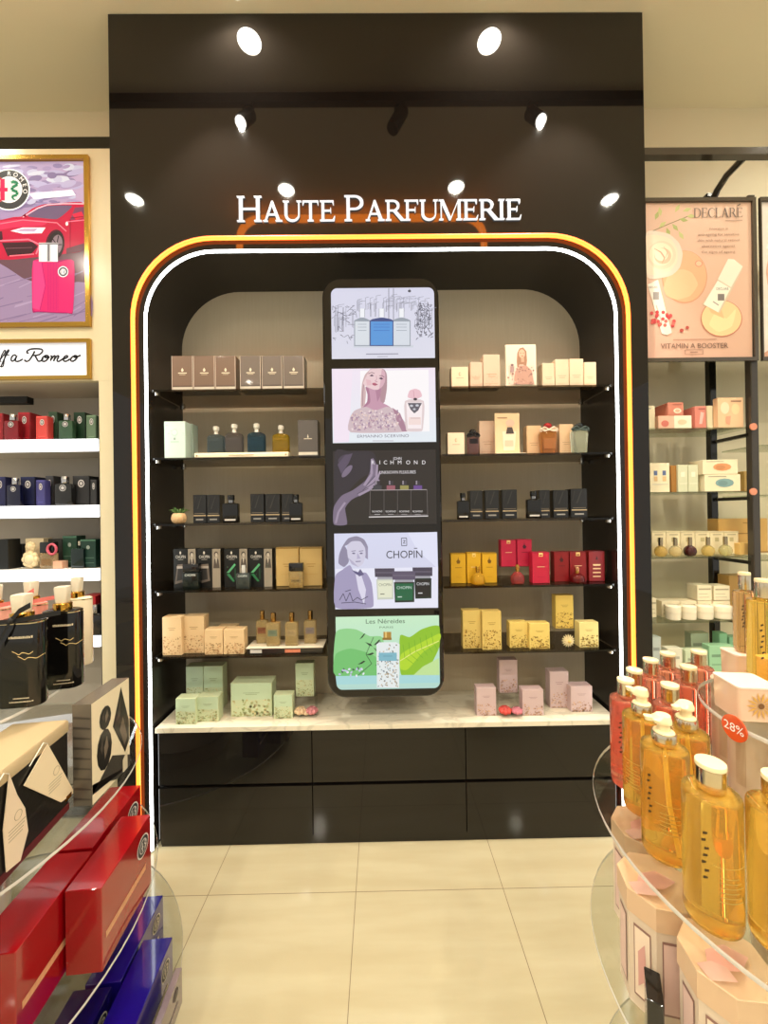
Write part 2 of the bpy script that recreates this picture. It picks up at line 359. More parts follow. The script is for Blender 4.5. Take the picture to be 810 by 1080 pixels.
# ============================================================ CEILING LAMPS
for i, (x, y) in enumerate(DOWN):
    side = 'left' if x < -.2 else ('right' if x > .2 else 'middle')
    row = ['first','second','third'][0 if y > 1.3 else (1 if y > 0 else 2)]
    t = thing('ceiling_downlight', ['round white downlight mirrored large above the first sign letters','round white downlight mirrored large above the last sign letters',
        'round downlight mirrored small at upper left of the black panel','round downlight mirrored small at upper right of the black panel','round downlight mirrored just above the letter U of the sign','round downlight mirrored just above the letter M of the sign'][i] if i < 6 else
        ['round recessed downlight over the %s aisle, %s' % (side, 'beside the tall unit' if y > 1 else 'above the near stands') if y > -.3 else 'unseen round downlight added as fill behind the viewer'][0],
        'ceiling light', (x, y, CEIL), group='ceiling downlights')
    b = MB(); b.lathe([(.059,0),(.061,-.002),(.061,-.004),(.058,-.005),(.0565,-.001)], C(235,232,222), 32, cap=False); b.build('trim_ring', GLOSS, t)
    b = MB(); b.lathe([(.0575,-.003),(.04,-.0035),(.001,-.004)], (60,56,47), 32); b.build('diffuser', GLOW, t)
t = thing('track_light', 'black ceiling track with adjustable spot heads mirrored in the gloss panel', 'track light', (0, TRACK_Y, CEIL))
b = MB(); b.box(-2.4,-.018,-.05,2.4,.018,0,C(14,13,12)); b.build('track', MATTE, t)
for x, tx, tz, lit in ((-.72,-.1,-.4,1),(.90,.1,-.4,1),(.14,-.3,-.6,0)):
    b = MB(); b.tube([(x,0,-.05),(x,0,-.12)], .012, C(14,13,12)); b.box(x-.03,-.02,-.07,x+.03,.02,-.05,C(14,13,12))
    h = b.build('spot_arm', MATTE, t)
    d = Vector((tx,.25 if lit else .1,tz)).normalized(); a = Vector((x,0,-.12))-d*.05; e = a+d*.15
    b = MB(); b.tube([a,a+d*.01,e-d*.01,e],[.03,.036,.036,.034], C(14,13,12), 16); b.build('spot_head', MATTE, t)
    if lit:
        b = MB(); b.tube([e,e+d*.004], .030, (45,42,36), 16); b.build('spot_lens', GLOW, t)
# orange neon arch hung from the ceiling (seen only as a mirror image above the sign)
t = thing('neon_arch', 'orange neon tube arch hung from the ceiling, mirrored behind the sign', 'neon light', (0,.62,CEIL))
b = MB(); pts = [(-1.07,0,-.55),(-1.07,0,-.22)] + [(-1.07+.16*(1-math.cos(R_(k*15))),0,-.22+.16*math.sin(R_(k*15))) for k in range(1,7)]
pts += [(.80-.16*math.cos(R_(k*15)) + .16 - .16,0,-.06-.16*(1-math.cos(R_(90-k*15)))*0) for k in ()]
pts += [(.84-.16+.16*math.sin(R_(k*15)),0,-.22+.16*math.cos(R_(k*15))) for k in range(0,7)] + [(.84,0,-.55)]
b.tube(pts, .026, (13,3.0,.28), 10); b.build('neon_tube', GLOW, t)
for x in (-.8,.5):
    b = MB(); b.tube([(x,0,-.04),(x,0,0)], .008, C(20,20,20)); b.build('hanger', MATTE, t)

# ============================================================ TALL BLACK DISPLAY UNIT
XL, XR, XM = -1.249, 1.279, .018
WL, WR, WT, WRAD = -1.090, 1.127, 2.812, .325
BACKY = 2.14
def arch(xl, xr, zt, r, n=12, z0=0.0):
    o = [(xl,z0)] + [(xl+r-r*math.cos(R_(90*k/n)), zt-r+r*math.sin(R_(90*k/n))) for k in range(n+1)]
    return o + [(xr-r+r*math.sin(R_(90*k/n)), zt-r+r*math.cos(R_(90*k/n))) for k in range(n+1)] + [(xr,z0)]
unit = thing('display_unit', 'tall glossy black wall unit with arched niche and orange and white light tubes', 'display unit', (XM,FY,0))
U0 = Vector((XM,FY,0))
def loc_shift(b, o):
    b.v = [(x-o[0],y-o[1],z-o[2]) for x,y,z in b.v]; return b
hole = arch(WL, WR, WT, WRAD)
m = len(hole)//2
left = [(XL,0)] + hole[:m] + [(XM,WT),(XM,CEIL-.004),(XL,CEIL-.004)]
right = [(XM,CEIL-.004),(XM,WT)] + hole[m:] + [(XR,0),(XR,CEIL-.004)]
b = MB()
for ol in (left, right): b.poly([(x,FY,z) for x,z in ol], W3)
b.v = [v for v in b.v]
loc_shift(b, U0).build('fascia_panel', BLACK, unit, fixn=False)
# make the fascia face the room
b = MB(); b.box(XL,FY+.002,0,XL+.02,2.249,CEIL-.005); loc_shift(b,U0).build('side_panel', BLACK, unit)
b = MB(); b.box(XR-.02,FY+.002,0,XR,2.249,CEIL-.005); loc_shift(b,U0).build('side_panel', BLACK, unit)
b = MB(); a = arch(WL, WR, WT, WRAD, 16)
b.add([(x,FY,z) for x,z in a]+[(x,BACKY,z) for x,z in a], [(i,i+1,len(a)+i+1,len(a)+i) for i in range(len(a)-1)], W3)
loc_shift(b,U0).build('niche_lining', DARK, unit, sharp=60, fixn=False)
b = MB(); b.poly([(x,BACKY-.001,z) for x,z in arch(WL,WR,WT,WRAD,16)], W3); loc_shift(b,U0).build('back_panel', TAUPE, unit, fixn=False)
def arch_path(xl, xr, zt, r, y, z0):
    return [(x,y,z) for x,z in arch(xl,xr,zt,r,14,z0)]
b = MB(); b.tube(arch_path(WL,WR,WT,WRAD,FY-.003,.012), .0066, (9,9.4,9.4), 10); loc_shift(b,U0).build('white_light_tube', GLOW, unit)['label'] = 'white light tube edging the niche'
b = MB(); b.tube(arch_path(-1.1425,1.1795,2.867,.375,FY-.013,.03), .0092, (5.5,.85,.085), 10); loc_shift(b,U0).build('orange_light_tube', GLOW, unit)['label'] = 'orange light tube outside the white one'

# sign
sg = thing('shop_sign', 'raised white serif lettering HAUTE PARFUMERIE above the arch', 'sign', (XM,FY,2.96))
p0 = P(250,234.7,FY); p1 = P(550,232.2,FY)
words = [('H',1.0)]+[(c,.80) for c in 'AUTE']+[(' ',.8)]+[('P',1.0)]+[(c,.80) for c in 'ARFUMERIE']
H_ = 26.3*FY/F; tot = sum(glyph(c)[0]*s for c,s in words)
kx = (p1.x-p0.x)/(tot*H_); x = p0.x; zb = (p0.z+p1.z)/2
for c, s in words:
    wd_, gs = glyph(c); h = H_*s
    if gs:
        b = MB()
        for g in gs: b.prism([(px*h*kx, pz*h) for px,pz in g], 'y', -.010, -.001, (1,1,1))
        b.build('letter', GLOW, sg, loc=(x-XM, 0, zb-2.96), sharp=30)
    x += wd_*h*kx

# drawers and counter
DY = FY+.022
dr = thing('drawer_cabinet', 'long low gloss black cabinet of six drawers under the marble counter', 'cabinet', (XM,DY,0))
CT = .553
xa, xb = WL+.016, WR-.016; zmid = P(329,827,DY).z
b = MB(); b.box(xa,.02+DY,.0,xb,2.135,CT-.002); loc_shift(b,(XM,DY,0)).build('carcass', DARK, dr)
b = MB(); b.box(xa+.01,DY+.008,0,xb-.01,DY+.02,.045); loc_shift(b,(XM,DY,0)).build('plinth', BLACK, dr)
seams = [xa, P(329,800,DY).x, P(491.5,800,DY).x, xb]
for z0, z1 in ((.042,zmid-.008),(zmid+.008,CT-.006)):
    for i in range(3):
        b = MB(); cx = (seams[i]+seams[i+1])/2; w = seams[i+1]-seams[i]-.003
        b.loft([(z0,w,.018,.002,cx,DY+.009),(z1,w,.018,.002,cx,DY+.009)], W3, 1); loc_shift(b,(XM,DY,0)).build('drawer_front', BLACK, dr)
b = MB(); b.box(xa,FY+.004,CT,xb,2.137,CT+.022); ctop = b.build('marble_countertop', MARBLE)
tag(ctop, 'cream marble countertop running the width of the niche', 'countertop')
CZ = CT+.022
SHZ = [2.172,1.848,1.534,1.217,.9035]
TX0, TX1 = P(341,330,1.79).x, P(466.5,330,1.79).x
ords = ['top','second','third','fourth','lowest']
for k, z in enumerate(SHZ):
    for side, x0, x1 in (('left',WL+.014,-.262),('right',.296,WR-.014)):
        t = thing('glass_shelf', '%s smoked glass shelf %s the screen tower' % (ords[k], {'left':'left of','right':'right of'}[side]), 'shelf', ((x0+x1)/2,1.83,z), group='smoked glass shelves in the niche')
        w = (x1-x0)/2
        b = MB(); b.box(-w,0,-.010,w,.29,0,(.46,.42,.36)); b.build('glass_panel', SMOKE, t)
        ex = -w if side == 'left' else w; sgn = 1 if side == 'left' else -1
        for yy in (.02,.26):
            b = MB(); b.loft([(-.024,.022,.022,.006,ex+sgn*.011,yy),(-.0102,.022,.022,.006,ex+sgn*.011,yy)], C(190,185,175), 3); b.build('shelf_clip', METAL, t)

# ============================================================ SCREEN TOWER
TY = 1.79
tw = thing('screen_tower', 'upright black rounded tower of five lit advertising screens', 'screen tower', (XM,TY,.72))
TO = Vector((XM,TY,.72))
q = [P(341,293,TY), P(466,735,TY)]
tx0, tx1 = -.279, .274
tz1 = P(404,293,TY).z; tz0 = P(404,735.5,TY).z
tc = (P(404,500,TY).x); hw = (P(466.5,500,TY).x-P(343.5,500,TY).x)/2
b = MB()
def rz(x0,x1,z0,z1,r,n=7): return [(x,z) for x,z in rrect(x0,z0,x1,z1,r,n)]
o1 = rz(tc-hw,tc+hw,tz0,tz1,.085); o2 = rz(tc-hw+.006,tc+hw-.006,tz0+.006,tz1-.006,.080)
n = len(o1)
vs = [(x,TY,z) for x,z in o2]+[(x,TY+.006,z) for x,z in o1]+[(x,TY+.045,z) for x,z in o1]+[(x,TY+.045,z) for x,z in rz(tc-hw+.05,tc+hw-.05,tz0+.05,tz1-.05,.06)]+[(x,2.137,z) for x,z in rz(tc-hw+.05,tc+hw-.05,tz0+.05,tz1-.05,.06)]
b.add(vs, [tuple(range(n))]+[(k*n+i,k*n+(i+1)%n,(k+1)*n+(i+1)%n,(k+1)*n+i) for k in range(4) for i in range(n)], W3)
loc_shift(b,TO).build('bezel', BLACK, tw, sharp=30)
screens = []
SC = [((349,303.5),(458,304),(458.5,377.5),(350,379)), ((350,389),(459,388),(460,466),(351,467.5)), ((351,475.5),(459.5,474.5),(460.5,552.5),(352,554)),
      ((352,563),(461,561),(462,641),(354,642.5)), ((353.5,650.5),(463,649),(464,725.5),(355.5,727.5))]
def screen(idx, label, bg, draw, rad=None):
    (x0,y0),(x1,y1),(x2,y2),(x3,y3) = SC[idx]
    A = Art(TY-.0012, .0005); A.org = TO
    a0, a1, a2, a3 = [P(x,y,TY) for x,y in SC[idx]]
    zt = (a0.z+a1.z)/2; zb = (a2.z+a3.z)/2; xl = (a0.x+a3.x)/2; xr = (a1.x+a2.x)/2
    r = .028
    ol = rrect(xl, zb, xr, zt, r, 5, tl=(rad == 'bottom'), bl=(rad == 'top')) if rad else [(xl,zb),(xr,zb),(xr,zt),(xl,zt)]
    cols = bg if isinstance(bg, list) else [bg]
    def shade(z):
        t = (zt-z)/(zt-zb)*(len(cols)-1); i = min(int(t), len(cols)-2) if len(cols) > 1 else 0
        if len(cols) == 1: return cols[0]
        f = t-i; return tuple(cols[i][k]*(1-f)+cols[i+1][k]*f for k in range(3))
    pb = MB(); pb.poly([(x,TY-.001,z) for x,z in ol], [shade(z) for x,z in ol]); loc_shift(pb, TO)
    s = pb.build('screen', LIT, tw, fixn=False); s['label'] = label
    draw(A); a = A.mb.build('picture', LIT, s, fixn=False)
    # picture is a child of the screen, same origin
    return s
rnd = random.Random(3)
INK = C(70,70,85)
def d_city(A):
    for i in range(70):                                   # hand-drawn skyline strokes
        x = 352+rnd.random()*104; h = 8+rnd.random()*22; y = 352-rnd.random()*10
        if 374 < x < 436: y = 324+rnd.random()*6; h = 4+rnd.random()*10
        A.line([(x,y),(x,y-h),(x+3+rnd.random()*4,y-h-1)], .45, C(150,150,165))
    for x, y, h in ((410,342,38),(415,342,38),(391,334,14),(396,334,14),(356,350,22),(362,350,26),(440,345,18)):
        A.line([(x,y),(x,y-h)], .7, C(115,115,130))
    for i in range(110):
        x = 351+rnd.random()*105; y = 322+rnd.random()*38
        if 374 < x < 436: continue
        A.line([(x,y),(x+rnd.uniform(-5,5),y+rnd.uniform(-3,3)),(x+rnd.uniform(-4,6),y+rnd.uniform(-3,4))], .5, C(110,110,125))
    for i in range(90):                                   # leafy tree at the right
        x = 439+rnd.random()*16; y = 322+rnd.random()*34
        A.line([(x,y),(x+rnd.uniform(-3,3),y-rnd.random()*4)], .7, C(95,95,110))
    A.rect(373,364,436,366.5,C(205,210,220))
    for x0, x1, c in ((373.5,390.5,C(214,220,228)),(414,433,C(212,218,228)),(390,415,C(86,150,216))):
        A.poly([(x0,338),(x0+3,336.5),((x0+x1)/2-2,335),((x0+x1)/2+2,335),(x1-3,336.5),(x1,338),(x1,365),(x0,365)], C(60,75,130) if c[0] < .2 else C(150,158,170))
        A.poly([(x0+1,339),(x1-1,339),(x1-1,364),(x0+1,364)], c); xm = (x0+x1)/2
        A.rect(xm-2.6,325.5,xm+2.6,334.6,C(238,240,245)); A.line([(xm-2.6,325.5),(xm-2.6,334.6)],.5,C(150,155,165)); A.line([(xm+2.6,325.5),(xm+2.6,334.6)],.5,C(150,155,165))
        for k in (342,345,348.5): A.line([(x0+4,k),(x1-4,k)], .5, C(140,150,165) if c[0] > .3 else C(60,105,190))
    A.poly([(430.5,308),(432,304.5),(433.5,308)],INK); A.ell(431.8,307,1.7,1.3,INK)
    A.text('ATKINSONS', 431.5, 316, 2.2, C(150,152,170), width=23); A.line([(424,319.3),(439,319)], .9, C(170,172,185))
    A.line([(386,373.5),(420,373.2)], 1.1, C(150,150,168)); A.line([(398,376.2),(409,376)], .7, C(165,165,180))
screen(0, 'screen picturing three square bottles before a sketched city', [C(212,212,232),C(226,226,238),C(218,218,232)], d_city, 'top')
def d_lady(A):
    A.auto = True
    A.poly([(351,390),(372,389),(368,466),(352,467)], C(240,226,240)); A.poly([(380,391),(452,390),(453,455),(380,457)], C(248,244,246))
    A.poly([(390,389.3),(404,389),(408,395),(408,410),(405.5,424),(400,426),(401,408),(404,397)], C(178,142,152))            # hair right
    A.poly([(391,389.3),(385,395),(382,404),(381,414),(380.6,430),(384.5,428.5),(386,414),(384.5,405),(389,395)], C(206,176,178))   # hair left
    A.line([(383.6,404),(382.6,414),(382.4,428)],.8,C(170,136,146))
    A.poly([(385.5,408),(396,411),(402.5,408.5),(401,418),(402,424),(412,430),(398,437),(382,431),(387,424),(387.5,416)], C(196,150,172))            # neck
    A.poly([(385.5,408),(389,410.5),(390.5,424),(384,430),(382,431),(387,424),(387.5,416)], C(170,118,144)); A.poly([(396,411),(402.5,408.5),(401,418),(398,424)], C(176,128,152))
    A.poly([(391.5,389.3),(403,389),(406.3,394),(406,402),(403.5,407.5),(398.5,411),(393.5,410.8),(386.5,407.8),(383,404.6),(385,399.5),(388.5,393)], C(232,202,206))    # face
    A.poly([(403,389),(406.3,394),(406,402),(403.5,407.5),(400,410),(401.5,401),(402,395)], C(214,172,186)); A.poly([(386,400),(391,401),(392,406),(387,406.6)], C(226,184,192))
    A.line([(388.5,394.2),(392,392.8),(395,393.8)], .7, C(130,96,108)); A.line([(400,396.2),(403,396.2),(405.4,398)], .7, C(130,96,108))
    A.poly([(389.6,396.2),(392,394.9),(394.6,396.2),(392,397.1)], C(96,72,92)); A.poly([(399.4,399),(402,397.8),(404.4,399.8),(402,400.4)], C(96,72,92))
    A.line([(396.8,396),(397.4,400),(395.4,402)],.7,C(206,160,172)); A.poly([(395,401.6),(398.6,402.6),(397,403.4)], C(196,146,160))
    A.poly([(392.4,404),(395.4,403.6),(398.6,405.6),(395.6,407),(393,406)], C(190,104,126)); A.line([(392.6,405),(398.4,405.8)],.4,C(120,60,80))
    A.poly([(369,441),(374,433),(386,429),(396,433),(408,429),(419,433),(424,441),(430,455),(370,456)], C(206,184,190))   # dress
    A.poly([(414,430),(422,436),(430,455),(424,455),(418,443)], C(170,128,148))
    for i in range(170):
        x = 371+rnd.random()*52; y = 433+rnd.random()*20.5
        A.ell(x,y,.7+rnd.random()*1.1,.5+rnd.random()*.7, rnd.choice([C(232,212,214),C(184,150,166),C(160,130,156),C(222,196,190)]), rnd.random()*180, 6)
    A.poly([(427,423),(447,423),(446,452),(443,455),(431,455),(428,452)], C(222,204,206)); A.poly([(428.5,424.5),(445.5,424.5),(444.5,452),(430,452)], C(246,234,236))
    A.poly([(430,425),(445,425),(441,433),(437,436),(433,432)], C(96,92,104)); A.ell(434,428,1.8,1.2,C(200,200,210)); A.ell(440,427.6,1.8,1.2,C(200,200,210)); A.ell(437,431.6,1.5,1.1,C(190,190,200))
    A.poly([(430,419),(432,412),(438,410),(443,412),(445,418),(438,421)], C(232,190,200)); A.line([(436,412),(437,420)],.6,C(206,150,165)); A.ell(438,421,2,1.4,C(70,60,70))
    A.rect(431,440,444,448,C(240,218,214)); A.line([(433,441),(443,441)],.6,C(190,160,165))
    A.text('ERMANNO SCERVINO', 404, 461.3, 3.0, C(110,105,125), width=54)
    A.line([(393,465),(415,465)], .9, C(190,185,195))
screen(1, 'screen picturing a long-haired woman beside a perfume bottle', [C(238,226,240),C(240,236,244),C(226,234,240)], d_lady)
def d_rich(A):
    A.auto = True
    sk = [C(70,60,78),C(120,106,128),C(158,142,164)]
    A.poly([(353,477),(368,476),(392,476),(397,486),(392,498),(380,505),(366,520),(358,536),(353,545)], C(44,38,48))
    A.poly([(352,553),(352,535),(360,523),(372,517),(384,508),(390,498),(393,483),(397,490),(398,500),(394,510),(384,520),(371,527),(364,536),(366,553)], sk[1])
    for k, (x0,y0,x1,y1,x2,y2) in enumerate(((384,512,392,500,392,484),(387,514,397,503,398,490),(384,518,396,510,401,497),(378,522,390,516,400,506))):
        A.line([(x0,y0),(x1,y1),(x2,y2)], [3.2,2.8,1.6], sk[2]); A.line([(x0-1.4,y0-1),(x1-1.4,y1-1)], .7, sk[0])
    A.ell(363,484,7,4,sk[0],-30); A.ell(366,497,8,3,sk[1],-50); A.poly([(356,490),(364,480),(372,478),(368,488),(360,500)], C(86,74,96)); A.line([(354,552),(357,540),(364,530)], 2.2, sk[2])
    A.text('JOHN', 419, 485, 3.0, C(225,220,225), width=9)
    for ch, x in zip('RICHMOND', (393.5,400.6,406.5,413.5,421.5,430.5,438.5,447)): A.text(ch, x, 489.6, 4.0, C(240,236,240))
    A.text('UNKNOWN PLEASURES', 419.5, 499.6, 3.3, C(225,220,225), width=38)
    for i, c in enumerate((C(60,58,66),C(150,86,100),C(150,142,80),C(104,70,140))):
        x = 398+i*14.2
        A.rect(x-2.4,507.2,x+2.6,512,C(52,46,56)); A.rect(x-2,507,x-.6,511,C(150,140,150)); A.rect(x-4.4,512,x+4.6,516.6,c)
        A.rect(x-6.6,517.2,x+6.8,541,C(30,25,25)); A.text('RICHMOND', x, 540.3, 1.9, C(235,230,230), width=10.6); A.line([(x-3,542.6),(x+3,542.6)],.8,C(190,185,185))
    A.line([(391,517),(450,516.4)], .7, C(170,160,160)); A.line([(390.5,517),(390,543),(451,542.5),(450.4,516.4)], .4, C(120,112,112)); A.line([(389,545.3),(451.5,544.2)], 1.1, C(220,214,214))
    for i in range(3): A.line([(405+i*14.2,517),(405+i*14.2,543)], .4, C(110,102,102))
screen(2, 'dark screen picturing a hand and a row of four bottles', [C(36,29,29),C(30,24,24),C(36,31,29)], d_rich)
def d_chop(A):
    A.auto = True
    A.poly([(430,562),(461,561),(462,600),(440,580)], C(222,224,244)); A.poly([(354,600),(462,598),(462,641),(354,642)], C(228,228,244))
    cl = C(160,152,186)
    A.poly([(353.5,608),(361,601),(369,596),(374,604),(386,604),(392,615),(394,635),(391,641),(354,641)], cl)               # coat
    A.poly([(374,600),(381,606),(386,622),(384,638),(378,622)], C(216,212,232)); A.poly([(371,601),(376,606),(380,600),(384,606),(379,608)], C(104,98,132))
    A.poly([(362,575),(358,584),(357,594),(363,598),(368,592),(366,580)], C(140,134,160)); A.poly([(361,577),(367,568),(376,565.5),(384,569),(388,577),(387,585),(382,574),(370,573)], C(142,136,160))
    A.poly([(384,573),(388,580),(388,590),(385,588)], C(150,144,170))
    A.poly([(366,576),(371,571),(380,571),(385,578),(385.5,586),(383,594),(378,598),(371,595),(367,588)], C(206,202,222))           # face
    for x in (373,381): A.ell(x,583.6,1.6,.8,C(112,106,136)); A.line([(x-2.4,581.4),(x+2.2,580.8)], .8, C(128,122,150))
    A.poly([(377,583),(380.4,589),(376.4,589.6)], C(178,172,200)); A.line([(375,592.3),(380.5,592)], 1.0, C(130,122,152)); A.poly([(367,588),(371,595),(378,598),(372,592)], C(180,174,200))
    A.line([(358,633),(362,626),(365,634),(369,625),(372,634),(377,630),(381,633),(388,629)], .7, C(60,58,80)); A.line([(360,636),(374,635),(386,637)], .7, C(60,58,80)); A.line([(364,624),(370,622)], .7, C(60,58,80))
    A.line([(423.3,567.6),(428.8,567.4),(429,575.4),(423.6,575.6),(423.3,567.6)], .7, C(70,70,84)); A.line([(425,570),(427.4,570),(425.4,573),(427.6,573)], .7, C(70,70,84))
    # wide CHOPIN with a small mark over the I
    A.text('CHOPIN', 426.5, 588.6, 8.0, C(52,52,62), width=38); A.line([(436.6,578.4),(440.2,578.2)], .8, C(52,52,62))
    for x0,x1,y0,cap,glass,ink in ((397,415,612,C(74,66,84),C(224,226,200),C(120,124,110)),(437,455,611,C(70,62,80),C(26,22,28),C(220,220,225)),(415.5,437,615,C(92,82,104),C(20,96,62),C(200,220,210))):
        A.poly([(x0-2,y0-12.5),(x1+1,y0-12.7),(x1+1,y0-3.5),(x0-1.5,y0-3.5)], cap); A.line([(x0-1,y0-8),(x1,y0-8)], .6, C(120,112,130)); A.rect(x0+1,y0-3.5,x1-1,y0-1,C(160,158,168))
        A.poly([(x0,y0-1),(x1,y0-1.2),(x1,y0+20),(x0+1,y0+20.5)], C(26,40,34) if glass[1] < .2 else C(200,204,190)); A.poly([(x0+1.4,y0+.5),(x1-1.4,y0+.3),(x1-1.6,y0+18),(x0+2,y0+18.4)], glass)
        A.text('CHOPIN', (x0+x1)/2, y0+6.2, 3.0, ink, width=(x1-x0)*.72); A.line([(x0+4,y0+14.6),(x0+8.5,y0+14.5)], 1.0, ink)
screen(3, 'screen picturing an engraved portrait and three square bottles', [C(212,214,238),C(216,218,240),C(206,206,226)], d_chop)
def d_ner(A):
    A.auto = True
    A.poly([(354,668),(364,663),(376,664),(390,671),(404,673),(404,713),(354,713)], C(142,206,138))
    A.poly([(354,690),(370,684),(392,690),(404,700),(404,713),(354,713)], C(112,190,110))
    A.poly([(422,670),(432,672),(444,664),(456,660),(463.5,661),(463.5,682),(455,700),(446,712),(424,713),(421,695)], C(140,190,40))
    A.poly([(423,690),(440,680),(463.5,668),(463.5,676),(446,688),(430,706),(422,705)], C(176,212,44))
    A.line([(422,697),(438,687),(463,676)], .9, C(226,232,130))
    for k in range(6): A.line([(427+k*6,694-k*3),(425+k*6,680-k*2.6)], .5, C(110,168,36)); A.line([(428+k*6,694-k*3),(436+k*5,700-k*3)], .5, C(112,170,36))
    A.poly([(354,713),(463.6,711.5),(463.8,720),(355,722)], C(164,212,214)); A.poly([(436,712),(446,703),(463,694),(463.5,712)], C(190,222,150))
    for i in range(9):
        x, y = 377+rnd.random()*20, 672+rnd.random()*34; a = rnd.uniform(-1,1)
        A.poly([(x,y),(x+7*math.cos(a),y+7*math.sin(a)-1.4),(x+9*math.cos(a),y+9*math.sin(a)),(x+5*math.cos(a),y+5*math.sin(a)+1.2)], C(34,52,40))
    A.line([(394,672),(386,690),(392,700),(378,712)], .6, C(50,60,50))
    for i in range(18): A.ell(358+rnd.random()*26,704+rnd.random()*9,1.5,1.0,rnd.choice([C(228,228,240),C(70,90,80),C(190,190,220),C(200,160,170)]),rnd.random()*180,6)
    A.rect(404.4,666.4,412.6,672.6,C(176,132,54)); A.rect(406,666.4,408,672.6,C(226,190,110)); A.rect(403.4,672.6,413,675,C(146,108,40))
    A.poly([(397,679.5),(421.5,679.5),(421,725.4),(397.6,725.4)], C(226,232,232)); A.poly([(400,677.4),(418,677.4),(421.5,679.5),(397,679.5)], C(226,232,232))
    for i in range(110): A.ell(398.4+rnd.random()*21.6,679.5+rnd.random()*45,.7+rnd.random()*.7,.5+rnd.random()*.4,rnd.choice([C(120,110,96),C(166,150,120),C(150,170,170),C(196,176,150),C(110,120,130)]),rnd.random()*180,5)
    A.rect(399.5,688.4,418.5,697,C(124,180,196)); A.line([(404,692),(414,692)], .6, C(90,140,160))
    A.text('Les N\u00e9reides', 406.5, 657.4, 4.6, C(70,96,76), width=41); A.text('PARIS', 407.5, 662.6, 2.0, C(100,130,100), width=14.5)
screen(4, 'green screen picturing a flowered bottle among leaves', [C(196,232,196),C(186,228,180),C(176,214,206)], d_ner, 'bottom')
# ============================================================ PRODUCTS ON THE NICHE SHELVES
def mul(c, k): return tuple(min(1,v*k) for v in c)
def place(x0, x1, yt, yb, zs, Y=None, dmax=None):
    """front edge pixels -> width, height and the point of the front bottom centre on the shelf zs"""
    xm = (x0+x1)/2
    if Y is None: Y = G(xm, yb, zs).y
    Y = min(max(Y, 1.838), 2.06)
    ym = (yt+yb)/2
    a, c = P(x0, ym, Y), P(x1, ym, Y)
    top = P(xm, yt, Y).z
    return (a.x+c.x)/2, Y, c.x-a.x, max(top-zs, .02)
class Front:
    """printing on the front of a carton of width w, height h whose front is at y = -d/2"""
    def __init__(s, mb, w, h, d): s.mb, s.w, s.h, s.d, s.k = mb, w, h, d, 0
    def pt(s, u, v): return ((u-.5)*s.w, -s.d/2-.0003*s.k-.0002, v*s.h)
    def poly(s, pts, col): s.k += 1; s.mb.poly([s.pt(*p) for p in pts], col); return s
    def rect(s, u0, v0, u1, v1, col): return s.poly([(u0,v0),(u1,v0),(u1,v1),(u0,v1)], col)
    def text(s, t, u, v, hh, col, width=None):
        s.k += 1; s.mb.text(t, s.pt(u,v), (1,0,0), (0,0,1), hh*s.h, col, 'c', 1, 0, width*s.w if width else None); return s
    def ell(s, u, v, ru, rv, col, n=12, rot=0):
        return s.poly([(u+ru*math.cos(2*PI*i/n), v+rv*math.sin(2*PI*i/n)) for i in range(n)], col)
    def flowers(s, v0, v1, cols, n, rg, size=.05):
        s.k += 1
        for i in range(n):
            u = .06+.88*rg.random(); v = v0+(v1-v0)*(rg.random()**1.5); a = rg.random()*PI; q = size*.62*(.5+rg.random())*(min(s.w,s.h)/s.w)
            asp = s.w/s.h
            s.mb.poly([s.pt(min(.99,max(.01,u+q*math.cos(a+t))), max(.01,v+q*asp*math.sin(a+t)*(.55 if t in (0,PI) else 1))) for t in (0,PI/2,PI,1.5*PI)], rg.choice(cols))
        return s
def carton(name, label, cat, px, zs, dep, col, art=None, mat=None, Y=None, group=None, rot=0, seed=0, base=0.0):
    x0, x1, yt, yb = px
    cx, Y, w, h = place(x0, x1, yt, yb, zs+base, Y)
    dep = min(dep, 2.105-Y)
    mb = MB(); mb.card(w*.985, dep, h, col)
    if art: art(Front(mb, w*.985, h, dep), random.Random(seed))
    o = mb.build(name, mat or CARD, None, (cx, Y+dep/2, zs+base+.0006), rot, fixn=False)
    return tag(o, label, cat, group)
